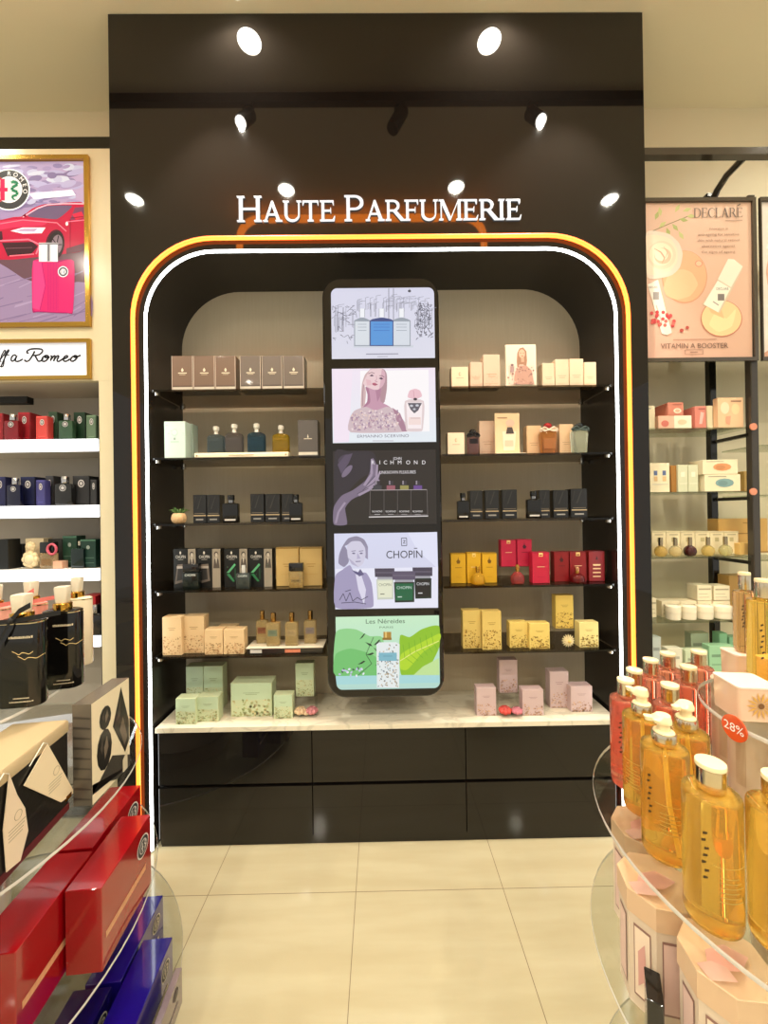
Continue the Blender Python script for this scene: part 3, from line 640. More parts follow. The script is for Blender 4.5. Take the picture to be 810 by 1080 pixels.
def vial(label, px, zs, style, Y=None, group=None, cat='bottle', base=0.0, name='perfume_bottle'):
    """a perfume bottle: style = dict(body, cap, neck, d, shape, label, capw, caph, mat)"""
    x0, x1, yt, yb = px
    cx, Y, w, h = place(x0, x1, yt, yb, zs+base, Y)
    d = w*style.get('d', .6); ch = h*style.get('caph', .25); cw = w*style.get('capw', .35); bh = h-ch
    t = thing(name, label, cat, (cx, Y+d/2, zs+base+.0006), 0, group)
    sh = style.get('shape', 'square'); r = min(w,d)*style.get('r', .18); b = MB(); g = style['body']
    if sh == 'square': b.loft([(0,w*.97,d*.95,r),(bh*.02,w,d,r),(bh*.86,w,d,r),(bh*.92,w*.96,d*.94,r),(bh*.955,w*.5,d*.6,r)], g, 3)
    elif sh == 'arched': b.loft([(0,w*.97,d*.95,r),(bh*.02,w,d,r),(bh*.78,w,d,r),(bh*.88,w*.90,d*.9,r),(bh*.94,w*.62,d*.7,r),(bh*.97,w*.34,d*.5,r)], g, 3)
    elif sh == 'round': b.lathe([(w*.32,0),(w*.45,bh*.06),(w*.5,bh*.35),(w*.44,bh*.65),(w*.28,bh*.85),(w*.16,bh*.96)], g, 20)
    elif sh == 'flared': b.loft([(0,w*.80,d*.8,r),(bh*.03,w*.84,d*.84,r),(bh*.8,w,d,r),(bh*.92,w*.86,d*.9,r),(bh*.96,w*.4,d*.5,r)], g, 3)
    if style.get('label'):
        c = style['label']; v0, v1 = style.get('lv', (.45,.7)); yy = -d/2-.0006
        b.poly([(-w*.36,yy,bh*v0),(w*.36,yy,bh*v0),(w*.36,yy,bh*v1),(-w*.36,yy,bh*v1)], c)
        if style.get('ink'):
            for k in (.62,.4): b.poly([(-w*.24,yy-.0004,bh*(v0+(v1-v0)*k)),(w*.24,yy-.0004,bh*(v0+(v1-v0)*k)),(w*.24,yy-.0004,bh*(v0+(v1-v0)*(k+.1))),(-w*.24,yy-.0004,bh*(v0+(v1-v0)*(k+.1)))], style['ink'])
    if style.get('text'):
        b.text(style['text'][0], (0,-d/2-.0012,bh*style['text'][2]), (1,0,0), (0,0,1), bh*.13, style['text'][1], 'c', 1, 0, w*.66)
    b.build('glass_body', style.get('mat', GLOSS), t, fixn=False)
    cap = style['cap']; b = MB(); z = bh*.955
    if style.get('neck'):
        b.lathe([(cw*.42,z),(cw*.42,bh+ch*.25)], style['neck'], 14); b.build('neck_collar', METAL, t); b = MB(); z = bh+ch*.25
    cs = style.get('capshape', 'round')
    if cs == 'round': b.lathe([(cw*.47,z),(cw*.5,z+ch*.08),(cw*.5,h-ch*.1),(cw*.44,h)], cap, 18)
    elif cs == 'block': b.loft([(z,cw*.97,d*.85,r*.4),(z+ch*.06,cw,d*.9,r*.4),(h-ch*.08,cw,d*.9,r*.4),(h,cw*.95,d*.84,r*.4)], cap, 2)
    elif cs == 'knob': b.lathe([(cw*.42,z),(cw*.3,z+ch*.3),(cw*.34,z+ch*.45),(cw*.5,z+ch*.6),(cw*.5,h-ch*.1),(cw*.3,h)], cap, 16)
    elif cs == 'bow':
        b.ball((0,0,z+ch*.55), ch*.5, cap, 10, sq=(1.1,1,.9))
    b.build('cap', style.get('capmat', GLOSS), t, fixn=False)
    if style.get('bow'):
        b = MB(); c = style['bow']; z0 = bh*.97
        for s in (-1,1):
            b.add([(0,-d*.3,z0-.004),(s*w*.5,-d*.45,z0+.010),(s*w*.62,-d*.4,z0-.002),(s*w*.5,-d*.42,z0-.012),(0,-d*.3,z0+.006)], [(0,1,2),(0,2,3),(4,1,2)], c)
            b.tube([(0,-d*.42,z0),(s*w*.3,-d*.5,z0+.012),(s*w*.52,-d*.45,z0+.002),(s*w*.3,-d*.5,z0-.008),(0,-d*.42,z0)], .004, c, 6)
        b.build('ribbon_bow', MATTE, t, fixn=False)
    return t

# ---- left, top shelf: six shrink-wrapped cartons
ZA, ZB_, ZC, ZD, ZE = SHZ
def a_atk(c):
    def f(F_, rg):
        F_.rect(.03,.03,.97,.12,C(196,186,170)); F_.rect(.03,.13,.97,.16,mul(c,.6)); F_.rect(.30,.50,.70,.525,C(226,214,190)); F_.rect(.36,.46,.64,.475,C(200,186,160))
        F_.poly([(.47,.55),(.53,.55),(.56,.60),(.50,.66),(.44,.60)], C(226,214,190))
        for x in (.0,.955): F_.rect(x+.005,.0,x+.03,1,C(196,180,165))
    return f
wr = ['leftmost','second','third','fourth','fifth','rightmost']
for i, (x0, x1) in enumerate(((181,204),(204,227),(227,249),(253,275.5),(276,298),(298.5,321))):
    br = i < 3; c = C(112,88,72) if br else C(104,92,84)
    carton('perfume_box', '%s wrapped carton, %s of six on the top left shelf' % ('cocoa brown' if br else 'warm grey', wr[i]), 'box', (x0,x1,375.5-.02*i,409), ZA, .075, c, a_atk(c), WRAP, 1.86, 'six wrapped cartons on the top left shelf')
# ---- left, second shelf
def a_mint(F_, rg):
    F_.rect(.02,.0,.98,.08,C(206,224,212)); F_.ell(.5,.70,.16,.10,C(184,208,200)); F_.ell(.5,.70,.12,.07,C(205,228,220)); F_.rect(.46,.5,.54,.56,C(140,160,150)); F_.rect(.3,.44,.7,.455,C(150,175,165))
    F_.flowers(.5,.9,[C(190,214,206),C(180,206,196)],14,rg,.05)
carton('perfume_box', 'pale mint carton at the left end of the second left shelf', 'box', (173,195.5,444.5,480), ZB_, .06, C(200,224,214), a_mint, CARD, 1.86, 'mint cartons')
carton('perfume_box', 'pale mint carton half hidden beside the bottle tray', 'box', (196.5,203,447,479), ZB_, .06, C(186,210,200), None, CARD, 1.93, 'mint cartons')
cx, Y, w, h = place(204.5, 304.5, 474.5, 480, ZB_, 1.85)
t = thing('display_tray', 'cream display tray carrying four colognes on the second left shelf', 'tray', (cx,Y,ZB_+.0006))
b = MB(); b.loft([(0,w*.985,.11,.003,0,.055),(.020,w,.112,.003,0,.055),(.0235,w*.99,.108,.003,0,.055)], C(232,218,186), 2); b.build('tray_body', CARD, t)
b = MB(); b.poly([(-.06,-.0012,.009),(.06,-.0012,.009),(.06,-.0012,.013),(-.06,-.0012,.013)], C(170,150,110))
for s in (-1,1): b.lathe([(.004,0)], C(160,140,100), 8) if 0 else b.poly([(s*w*.47-.004,-.0012,.007),(s*w*.47+.004,-.0012,.007),(s*w*.47+.004,-.0012,.015),(s*w*.47-.004,-.0012,.015)], C(170,150,110))
b.build('tray_print', CARD, t, fixn=False)
TB = ZB_+.0245
for x, w2, g, nm, yt in ((226.5,9,C(92,106,110),'slate blue',449),(245.8,9.5,C(112,106,104),'smoky grey',446.5),(269.5,9.5,C(34,74,94),'deep teal',446),(295.5,9,C(176,144,20),'golden yellow',448)):
    vial('%s arched glass cologne with silver cap on the cream tray' % nm, (x-w2,x+w2,yt,474), TB, dict(body=g, cap=C(222,218,206), capshape='knob', capw=.34, caph=.27, d=.42, shape='arched', mat=GLASS, label=mul(g,1.35), lv=(.62,.70), r=.3), 1.875, 'four colognes on the cream tray')
def a_dk(F_, rg):
    F_.rect(.02,.05,.98,.13,C(214,206,190)); F_.rect(.3,.48,.7,.5,C(210,200,180)); F_.poly([(.46,.52),(.54,.52),(.5,.62)], C(220,210,190))
carton('perfume_box', 'charcoal wrapped carton at the right end of the second left shelf', 'box', (314,335.5,443,478), ZB_, .07, C(86,80,76), a_dk, WRAP, 1.86)
# ---- left, third shelf
pc = P(189,550,1.875); pl = thing('potted_plant', 'tiny spiky green plant in a ribbed clay pot on the third left shelf', 'plant', (pc.x,1.875,ZC+.0006))
b = MB(); prof = [(.018,0),(.028,.006),(.034,.022),(.031,.040),(.024,.050),(.020,.050),(.019,.042)]
N = 28; vs = []
for r, z in prof: vs += [(r*(1+.05*math.cos(10*2*PI*i/N))*math.cos(2*PI*i/N), r*(1+.05*math.cos(10*2*PI*i/N))*math.sin(2*PI*i/N), z) for i in range(N)]
fs = [(k*N+i,k*N+(i+1)%N,(k+1)*N+(i+1)%N,(k+1)*N+i) for k in range(len(prof)-1) for i in range(N)] + [tuple(range(N))]
b.add(vs, fs, C(206,170,124)); b.build('pot', MATTE, pl)
b = MB(); b.lathe([(.0185,.040),(.002,.043)], C(60,45,30), 14); b.build('soil', MATTE, pl)
b = MB(); rg = random.Random(5)
for i in range(42):
    a = rg.random()*2*PI; l = .022+rg.random()*.024; s = .3+rg.random()*.9
    p0 = Vector((.007*math.cos(a),.007*math.sin(a),.040)); p1 = p0+Vector((l*s*math.cos(a)*.6,l*s*math.sin(a)*.6,l*.7)); p2 = p0+Vector((l*s*math.cos(a),l*s*math.sin(a),l*(.9 if s < .7 else .6)))
    b.tube([p0,p1,p2],[.0022,.0017,.0003], rg.choice([C(86,120,58),C(60,98,46),C(110,140,76)]), 4)
b.build('leaves', MATTE, pl)
def a_blk(F_, rg):
    F_.rect(.03,.03,.97,.22,C(14,13,13)); F_.rect(.03,.245,.97,.285,C(178,156,120)); F_.rect(.1,.33,.9,.35,C(110,100,84)); F_.rect(.22,.10,.78,.15,C(150,146,140))
    F_.poly([(.3,.5),(.62,.95),(.7,.95),(.4,.5)], C(48,45,42)); F_.poly([(.06,.6),(.2,.95),(.26,.95),(.1,.55)], C(44,41,39))
BK = C(20,19,18)
bst = dict(body=C(14,13,13), cap=C(12,12,12), capw=.46, caph=.25, d=.45, shape='square', label=C(200,196,190), lv=(.10,.18), mat=GLOSS, neck=C(150,150,150), r=.08)
for i, (px, nm) in enumerate((((203.5,217.5,522,550),'black carton next to the potted plant'),((218,232,522,550),'black carton standing behind the first flat black bottle'))):
    carton('perfume_box', nm+' on the third left shelf', 'box', px, ZC, .06, BK, a_blk, WRAP, 1.90, 'black cartons on the third shelves')
vial('flat black bottle right of the plant on the third left shelf', (234.5,250.5,522,550), ZC, bst, 1.865, 'flat black bottles')
for px, nm in (((264,278.5,521,550),'left black carton of the right trio'),((279.5,295.5,521,550),'middle black carton of the right trio'),((297,309,521,550),'right black carton of the right trio')):
    carton('perfume_box', nm+' on the third left shelf', 'box', px, ZC, .06, BK, a_blk, WRAP, 1.90, 'black cartons on the third shelves')
vial('flat black bottle before the right trio on the third left shelf', (305,318.5,521.5,550), ZC, bst, 1.865, 'flat black bottles')
# ---- left, fourth shelf
def a_cho(gl):
    def f(F_, rg):
        F_.rect(.0,.0,.64,1,C(14,15,14)); F_.rect(.65,.0,.99,1,C(150,140,124)); F_.text('CHOPIN',.32,.76,.075,C(216,212,205),.44); F_.ell(.31,.90,.04,.04,C(206,200,190)); F_.rect(.2,.72,.44,.735,C(150,146,140))
        F_.ell(.82,.86,.09,.07,C(70,62,56)); F_.ell(.83,.84,.06,.055,C(190,180,164)); F_.poly([(.70,.50),(.74,.72),(.82,.78),(.92,.72),(.96,.50)], C(78,70,64)); F_.poly([(.79,.77),(.86,.77),(.83,.60)], C(196,188,172))
        if gl == 'grey':
            F_.poly([(.06,.10),(.18,.60),(.50,.62),(.56,.18)], C(104,94,86)); F_.poly([(.14,.18),(.22,.54),(.42,.54),(.46,.22)], C(44,42,42)); F_.rect(.16,.5,.5,.56,C(170,160,150))
        else:
            F_.poly([(.10,.38),(.44,.62),(.50,.58),(.22,.38)], C(90,170,120)); F_.poly([(.10,.34),(.22,.36),(.46,.16),(.38,.14)], C(50,120,78)); F_.poly([(.44,.5),(.5,.5),(.5,.2),(.45,.2)], C(34,70,50)); F_.flowers(.1,.7,[C(90,150,110)],8,rg,.03)
    return f
for px, g, nm in (((183,207,579,620),'grey','leftmost black carton with portrait strip, picturing a grey bottle'),((207.5,233,579,620),'grey','second black carton with portrait strip, picturing a grey bottle'),
                  ((236.5,261.5,579,619),'green','third black carton with portrait strip and green brushstroke'),((262,287.5,579,619),'green','fourth black carton with portrait strip and green brushstroke')):
    carton('perfume_box', nm, 'box', px, ZD, .05, C(14,14,14), a_cho(g), CARD, 1.895, 'black portrait cartons', seed=int(px[0]))
def a_gold(F_, rg):
    F_.rect(.0,.965,1,1,C(140,110,52)); F_.rect(.3,.56,.7,.575,C(150,116,52)); F_.rect(.36,.50,.64,.515,C(150,116,52)); F_.rect(.2,.3,.8,.31,C(186,150,80)); F_.rect(.97,0,1,1,C(160,124,60))
carton('perfume_box', 'tan gold carton beside the portrait cartons', 'box', (291,315.5,577.5,618.5), ZD, .05, C(190,160,100), a_gold, CARD, 1.90, 'tan gold cartons')
carton('perfume_box', 'tan gold carton at the right end of the fourth left shelf', 'box', (316,340,577.5,618.5), ZD, .05, C(190,160,100), a_gold, CARD, 1.90, 'tan gold cartons')
CHB = dict(body=C(16,24,22), cap=C(26,26,28), capw=.98, caph=.28, capshape='block', d=.5, shape='square', text=('CHOPIN',C(210,215,210),.72), r=.1)
vial('squat black bottle in front of the two leftmost portrait cartons', (192,209,595,619), ZD, CHB, 1.85, 'squat square bottles')
vial('squat grey-green bottle with pale collar before the green brushstroke cartons', (248.5,263,596.5,619), ZD, dict(CHB, body=C(54,60,58), cap=C(190,190,186), capw=.3, capshape='round', caph=.3), 1.85, 'squat square bottles')
vial('clear square bottle with black cap before the tan gold cartons', (304.5,319.5,594,617.5), ZD, dict(body=C(214,190,130), cap=C(24,22,22), capw=1.0, caph=.3, capshape='block', d=.45, shape='square', mat=GLASS, label=C(206,184,130), lv=(.3,.5), ink=C(90,70,40), r=.1), 1.85, 'squat square bottles')
# ---- left, lowest glass shelf
PK = [C(172,130,88),C(186,144,100),C(204,160,116),C(150,116,74)]
def a_flo(cols, v1=.48, n=80, top=None, ink=C(150,120,80), size=.06):
    def f(F_, rg):
        if top: F_.rect(.012,.5,.988,.99,top)
        F_.rect(.3,.70,.7,.712,ink); F_.rect(.36,.655,.64,.667,ink); F_.flowers(.03,v1,cols,n,rg,size)
    return f
ff = a_flo(PK)
for i, (px, Y, nm) in enumerate((((171,191.5,651,690),1.85,'tall peach carton at the left end'),((193,215.5,650,688),1.875,'tall peach carton, second from the left end'),((215.5,235,664,690),1.85,'low peach carton, left of the low pair'),((235.5,257.5,664,690),1.85,'low peach carton, right of the low pair'))):
    carton('perfume_box', nm+' of the lowest left glass shelf', 'box', px, ZE, .055, C(212,182,138), ff, CARD, Y, 'peach flowered cartons', seed=i)
carton('perfume_box', 'low peach carton behind the low pair on the lowest left shelf', 'box', (229,249,660.5,684), ZE, .05, C(208,178,134), ff, CARD, 1.95, 'peach flowered cartons', seed=9)
cx, Y, w, h = place(259.5, 341, 680, 688, ZE, 1.845)
t = thing('display_tray', 'white-topped mirror-edged tray holding four flowered colognes', 'tray', (cx,Y,ZE+.0006))
ty = .115
b = MB(); b.box(-w/2+.004,.004,.0,w/2-.004,ty-.004,.026,C(40,36,32)); b.poly([(-w*.45,.0034,.004),(-w*.3,.0034,.004),(-w*.3,.0034,.02),(-w*.45,.0034,.02)], C(200,196,190)); b.poly([(w*.0,.0034,.004),(w*.2,.0034,.004),(w*.2,.0034,.02),(w*.0,.0034,.02)], C(206,120,90)); b.build('tray_base', GLOSS, t, fixn=False)
b = MB(); b.box(-w/2,0,.0262,w/2,ty,.0305,C(226,216,196)); b.build('tray_top', GLOSS, t)
TB = ZE+.0315
for (px, Y, c, nm) in (((270,281.5,645,673),1.905,C(186,120,90),'copper'),((280.5,294,647.5,677),1.862,C(150,180,160),'pale green'),((300.5,313.5,647,677),1.862,C(226,206,160),'cream'),((320.5,333,645,674),1.89,C(170,160,170),'lilac grey')):
    vial('clear cologne with gold cap and %s label on the white tray' % nm, px, TB, dict(body=C(220,196,140), cap=C(170,130,70), capw=.42, caph=.24, d=.6, shape='square', mat=GLASS, capmat=METAL, label=c, lv=(.40,.66), ink=mul(c,.6), r=.1), Y, 'four colognes on the white tray')
# ---- left, marble counter
GR = [C(156,162,112),C(180,170,122),C(162,172,118),C(196,184,136),C(140,150,104),C(210,202,160)]
gf = a_flo(GR, .5, 90, C(184,204,172), C(130,150,110))
GC = C(194,204,166)
carton('perfume_box', 'tall green flowered carton, back left of the counter', 'box', (196,214.5,703,738), CZ, .06, GC, gf, CARD, 2.00, 'green flowered cartons', seed=1)
carton('perfume_box', 'tall green flowered carton, second at the back left of the counter', 'box', (214.5,235,702.5,738), CZ, .06, GC, gf, CARD, 1.99, 'green flowered cartons', seed=2)
carton('perfume_box', 'small green flowered cube at the left front of the counter', 'box', (185,206.5,737,761.5), CZ, .055, GC, gf, CARD, 1.845, 'green flowered cartons', seed=3)
carton('perfume_box', 'small green flowered cube right of the leftmost one', 'box', (207.5,230.5,735,758.5), CZ, .055, GC, gf, CARD, 1.865, 'green flowered cartons', seed=4)
carton('gift_box', 'wide green flowered gift carton on the left half of the counter', 'box', (243,287,720.5,752.5), CZ, .085, GC, gf, CARD, 1.905, 'green flowered cartons', seed=5)
carton('perfume_box', 'small green flowered cube right of the wide gift carton', 'box', (288.5,308.5,733,756.5), CZ, .05, GC, gf, CARD, 1.88, 'green flowered cartons', seed=6)
def riser(label, px, zs, zt_px, Y, dep=.06):
    x0, x1 = px; a, c = P(x0,zt_px,Y), P(x1,zt_px,Y); h = a.z-zs; w = c.x-a.x
    t = thing('acrylic_riser', label, 'riser', ((a.x+c.x)/2, Y, zs+.0006))
    b = MB(); b.box(-w/2,0,h-.003,w/2,dep,h,(.95,.95,.93)); b.build('riser_top', CLEAR, t)
    for s in (-1,1):
        b = MB(); x = s*(w/2-.0015); b.box(x-.0015,0,0,x+.0015,dep,h-.0032,(.95,.95,.93)); b.build('riser_leg', CLEAR, t)
    return h
hh = riser('clear acrylic riser under the tall green carton by the tower', (309.5,333), CZ, 735.5, 1.95)
carton('perfume_box', 'tall green flowered carton raised on a clear stand beside the tower', 'box', (311.5,331,699.5,735), CZ, .045, GC, gf, CARD, 1.957, 'green flowered cartons', seed=7, base=hh)
def posy(label, px, zs, cols, Y=None, ribbon=None, name='flower_posy', size=1.0):
    p = P(px[0], px[1], Y or G(px[0],px[1],zs).y); t = thing(name, label, 'flowers', (p.x,p.y,zs+.0006)); rg = random.Random(int(px[0]))
    for k, (dx, c, r) in enumerate(cols):
        b = MB()
        for ring_, (n, rr, zz) in enumerate(((7,1.0,.3),(6,.7,.6),(4,.38,.85))):
            for i in range(n):
                a = 2*PI*i/n+ring_*.4; b.ball((dx+r*rr*.62*math.cos(a), r*rr*.62*math.sin(a)-.004, r*.75+r*zz*.55), r*.42, mul(c,1-.16*ring_+rg.random()*.1), 6, sq=(1,1,.85))
        b.ball((dx,-.004,r*.75), r*.55, mul(c,.8), 6)
        b.build('blossom', MATTE, t)
    b = MB()
    for i in range(16):
        a = rg.random()*2*PI; l = .05*size
        b.add([(0,0,.006),(l*math.cos(a)*.6-.005*math.sin(a),l*math.sin(a)*.4,.012+rg.random()*.018),(l*math.cos(a)*1.3,l*math.sin(a)*.6,.004+rg.random()*.03),(l*math.cos(a)*.6+.005*math.sin(a),l*math.sin(a)*.4+.004,.010)], [(0,1,2,3)], rg.choice([C(52,74,40),C(70,90,50),C(40,58,34)]))
    b.build('leaves', MATTE, t, fixn=False); return t
posy('small posy of cream and pink roses beside the tower on the counter', (322,755), CZ, ((-.024,C(206,176,140),.030),(.006,C(216,192,156),.020),(.034,C(190,120,124),.030)))
# ---- right, top shelf
def a_nude(txt=None, deco=None):
    def f(F_, rg):
        if deco == 'e': F_.ell(.5,.66,.07,.09,C(196,164,130)); F_.ell(.52,.66,.045,.06,C(232,208,176)); F_.rect(.28,.46,.72,.475,C(140,110,84))
        else: F_.rect(.2,.40,.8,.412,C(170,128,96)); F_.rect(.28,.33,.72,.342,C(170,128,96)); F_.rect(.1,.12,.9,.13,C(200,160,128))
        if deco == 'lace': F_.flowers(.05,.5,[C(216,172,150),C(206,160,138)],24,rg,.05)
    return f
ND = C(224,200,170); N2 = C(218,188,164)
R1 = 'nude cartons on the right shelves'
for px, c, d, nm in (((476,494,387,408),C(240,214,182),'e','small cream carton with round emblem at the left end of the top right shelf'),((496,509,382,408),N2,'lace','medium pink lace carton, second on the top right shelf'),((509.5,527.5,374,408),N2,'lace','tall pink lace carton, left of the framed photo on the top right shelf'),
                     ((572,585,383,406),ND,None,'lowest nude carton right of the framed photo on the top right shelf'),((585.5,600,379,406),ND,None,'left of two tall nude cartons on the top right shelf'),((600.5,615.5,378.5,405),ND,None,'right of two tall nude cartons on the top right shelf'),((616,629,382,405),C(236,206,172),None,'nude carton at the right end of the top right shelf')):
    carton('perfume_box', nm, 'box', px, ZA, .055, c, a_nude(deco=d), CARD, 1.86, R1, seed=int(px[0]))
cx, Y, w, h = place(533.5, 565.5, 363.5, 408, ZA, 1.85)
t = thing('photo_card', 'white-bordered photo of a woman in lace on the top right shelf', 'photo card', (cx,Y,ZA+.0006))
b = MB(); b.loft([(0,w,.012,.001,0,.006),(h,w,.012,.001,0,.006)], C(240,226,204), 1); b.build('card_board', CARD, t)
b = MB(); fr = Front(b, w, h, 0)
fr.rect(.07,.05,.93,.94,C(232,206,190)); fr.rect(.07,.5,.93,.94,C(238,216,200)); fr.poly([(.38,.80),(.46,.91),(.58,.93),(.68,.84),(.70,.62),(.66,.42),(.58,.52),(.44,.52),(.38,.40),(.36,.60)], C(166,122,96)); fr.ell(.53,.78,.105,.105,C(218,176,150)); fr.rect(.47,.79,.52,.80,C(90,60,50)); fr.rect(.56,.79,.61,.80,C(90,60,50)); fr.rect(.51,.715,.57,.73,C(170,70,70)); fr.rect(.5,.58,.6,.68,C(206,160,134))
fr.poly([(.24,.05),(.30,.36),(.44,.5),(.66,.5),(.84,.38),(.92,.05)], C(190,146,130)); fr.flowers(.06,.46,[C(160,116,104),C(214,180,164),C(140,100,96)],40,rg,.05); fr.poly([(.14,.34),(.26,.34),(.26,.48),(.14,.48)], C(170,140,140)); fr.ell(.2,.51,.05,.03,C(130,100,104))
b.build('printed_photo', CARD, t, fixn=False)
# ---- right, second shelf
R2 = 'nude cartons on the right shelves'
carton('perfume_box', 'small cream carton with round emblem at the left end of the second right shelf', 'box', (472,490,456.5,477), ZB_, .05, C(238,216,188), a_nude(deco='e'), CARD, 1.86, R2)
vial('dark flacon with black bow and rosy glass on the second right shelf', (493.5,505.5,451,477), ZB_, dict(body=C(150,110,110), cap=C(20,18,20), capw=.7, caph=.26, capshape='bow', d=.6, shape='square', mat=GLASS, label=C(40,32,36), lv=(.55,.8), bow=C(18,16,18)), 1.86)
carton('perfume_box', 'tall pink lace carton behind the flacon card on the second right shelf', 'box', (505.5,523,444,477), ZB_, .05, N2, a_nude(deco='lace'), CARD, 1.92, R2, seed=8)
cx, Y, w, h = place(522, 548, 436, 476, ZB_, 1.87)
t = thing('display_card', 'beige display card printed with a flacon on the second right shelf', 'display card', (cx,Y,ZB_+.0006))
b = MB(); b.loft([(0,w,.006,.001,0,.003),(h,w,.006,.001,0,.003)], C(228,196,156), 1); b.box(-w/2-.004,-.03,0,w/2+.02,.003,.004,C(236,216,186)); b.build('card_board', CARD, t)
b = MB(); fr = Front(b, w, h, 0); fr.poly([(.34,.10),(.78,.10),(.86,.56),(.30,.56)], C(236,214,190)); fr.poly([(.44,.50),(.78,.50),(.70,.66),(.5,.66)], C(70,58,56)); fr.ell(.62,.76,.18,.09,C(222,180,160)); fr.rect(.4,.2,.74,.34,C(222,190,164)); fr.rect(.1,.88,.5,.90,C(160,120,90))
b.build('printed_picture', CARD, t, fixn=False)
carton('perfume_box', 'nude carton behind the amber flacon on the second right shelf', 'box', (555.5,571,449,476), ZB_, .05, C(228,192,150), a_nude(), CARD, 1.90, R2)
vial('amber flacon with red cap and pale bow on the second right shelf', (571,588,444,476), ZB_, dict(body=C(214,140,70), cap=C(150,30,34), capw=.75, caph=.24, capshape='bow', d=.5, shape='flared', mat=GLASS, label=C(226,160,96), lv=(.2,.6), bow=C(236,212,190), r=.15), 1.855, 'bow-tied flacons')
carton('perfume_box', 'nude carton behind the pale flacon on the second right shelf', 'box', (590,605,447.5,475), ZB_, .05, C(230,196,156), a_nude(), CARD, 1.90, R2)
vial('pale green flacon with dark bow at the right end of the second right shelf', (604.5,621,444,475), ZB_, dict(body=C(206,210,184), cap=C(26,34,34), capw=.7, caph=.22, capshape='bow', d=.5, shape='flared', mat=GLASS, bow=C(70,84,80), r=.15), 1.855, 'bow-tied flacons')
# ---- right, third shelf
vial('flat black bottle at the left end of the third right shelf', (482.5,495,520,547), ZC, bst, 1.86, 'flat black bottles')
for px, nm in (((495.5,509,517.5,546),'first black carton beside the left bottle'),((511.5,526.5,517,546),'second black carton from the left bottle'),((529.5,545.5,516.5,546),'third black carton from the left bottle'),((568.5,580,517,545),'black carton half hidden by the right bottle'),((583.5,599.5,517,545),'second black carton from the right end'),((602,619.5,515.5,545),'black carton at the right end')):
    carton('perfume_box', nm+' of the third right shelf', 'box', px, ZC, .06, BK, a_blk, WRAP, 1.90, 'black cartons on the third shelves')
vial('flat black bottle mid-way along the third right shelf', (556.5,571,518,545.5), ZC, bst, 1.86, 'flat black bottles')
# ---- right, fourth shelf
def a_bnd(c, ink, style=0):
    def f(F_, rg):
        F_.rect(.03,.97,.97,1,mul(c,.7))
        if style == 0: F_.poly([(.42,.66),(.58,.66),(.64,.74),(.52,.80),(.50,.90),(.46,.80),(.36,.74)], ink)
        elif style == 1: F_.rect(.38,.86,.62,.98,C(236,204,130)); F_.rect(.42,.88,.58,.92,mul(c,.8))
        elif style == 2:
            for k in range(4): F_.rect(.25,.14+k*.13,.75,.18+k*.13,C(226,190,140))
            F_.poly([(.42,.72),(.58,.72),(.5,.86)], ink)
        F_.rect(.28,.52,.72,.535,ink if style == 0 else C(236,210,160)); F_.rect(.3,.2,.7,.212,mul(c,.75))
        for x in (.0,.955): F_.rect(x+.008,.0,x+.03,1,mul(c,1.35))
    return f
YL = C(204,158,30); PKc = C(182,28,64); RD = C(126,18,22)
for px, st_, nm in (((475.5,491.5,584,615),0,'leftmost yellow carton on the fourth right shelf'),((492.5,507.5,583,615),1,'middle yellow carton with gold tab on the fourth right shelf'),((508.5,524,583.5,614),0,'rightmost yellow carton on the fourth right shelf')):
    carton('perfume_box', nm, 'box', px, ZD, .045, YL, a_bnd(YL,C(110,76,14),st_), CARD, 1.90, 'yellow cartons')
FL = dict(capw=.3, caph=.34, d=.6, shape='round', mat=GLASS, neck=C(190,150,70), capmat=METAL)
vial('rounded yellow glass flacon in front of the yellow cartons', (497,513,598,616), ZD, dict(FL, body=C(226,184,50), cap=C(206,160,60)), 1.85, 'rounded glass flacons')
hh = riser('clear acrylic riser under the two raised pink cartons', (527,562), ZD, 598, 1.915, .06)
for px, st_, nm in (((528.5,544.5,569.5,597.5),1,'left'),((545.5,561,569,597),0,'right')):
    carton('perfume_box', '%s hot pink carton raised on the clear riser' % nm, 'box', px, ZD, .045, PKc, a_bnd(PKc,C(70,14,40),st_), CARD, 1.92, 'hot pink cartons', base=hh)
vial('rounded pink glass flacon under the raised pink cartons', (540,554.5,596,615), ZD, dict(FL, body=C(190,80,80), cap=C(206,150,80)), 1.85, 'rounded glass flacons')
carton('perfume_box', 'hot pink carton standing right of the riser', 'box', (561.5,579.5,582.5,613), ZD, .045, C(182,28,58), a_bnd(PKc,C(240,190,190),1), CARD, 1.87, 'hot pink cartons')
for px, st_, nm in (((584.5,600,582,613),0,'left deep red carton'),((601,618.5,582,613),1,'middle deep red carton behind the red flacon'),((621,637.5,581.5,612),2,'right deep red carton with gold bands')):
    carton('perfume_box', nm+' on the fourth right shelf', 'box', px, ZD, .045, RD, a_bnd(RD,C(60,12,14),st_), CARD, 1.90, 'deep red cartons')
vial('rounded red glass flacon in front of the deep red cartons', (603,619,599,613.5), ZD, dict(FL, body=C(130,20,24), cap=C(206,150,110)), 1.85, 'rounded glass flacons')
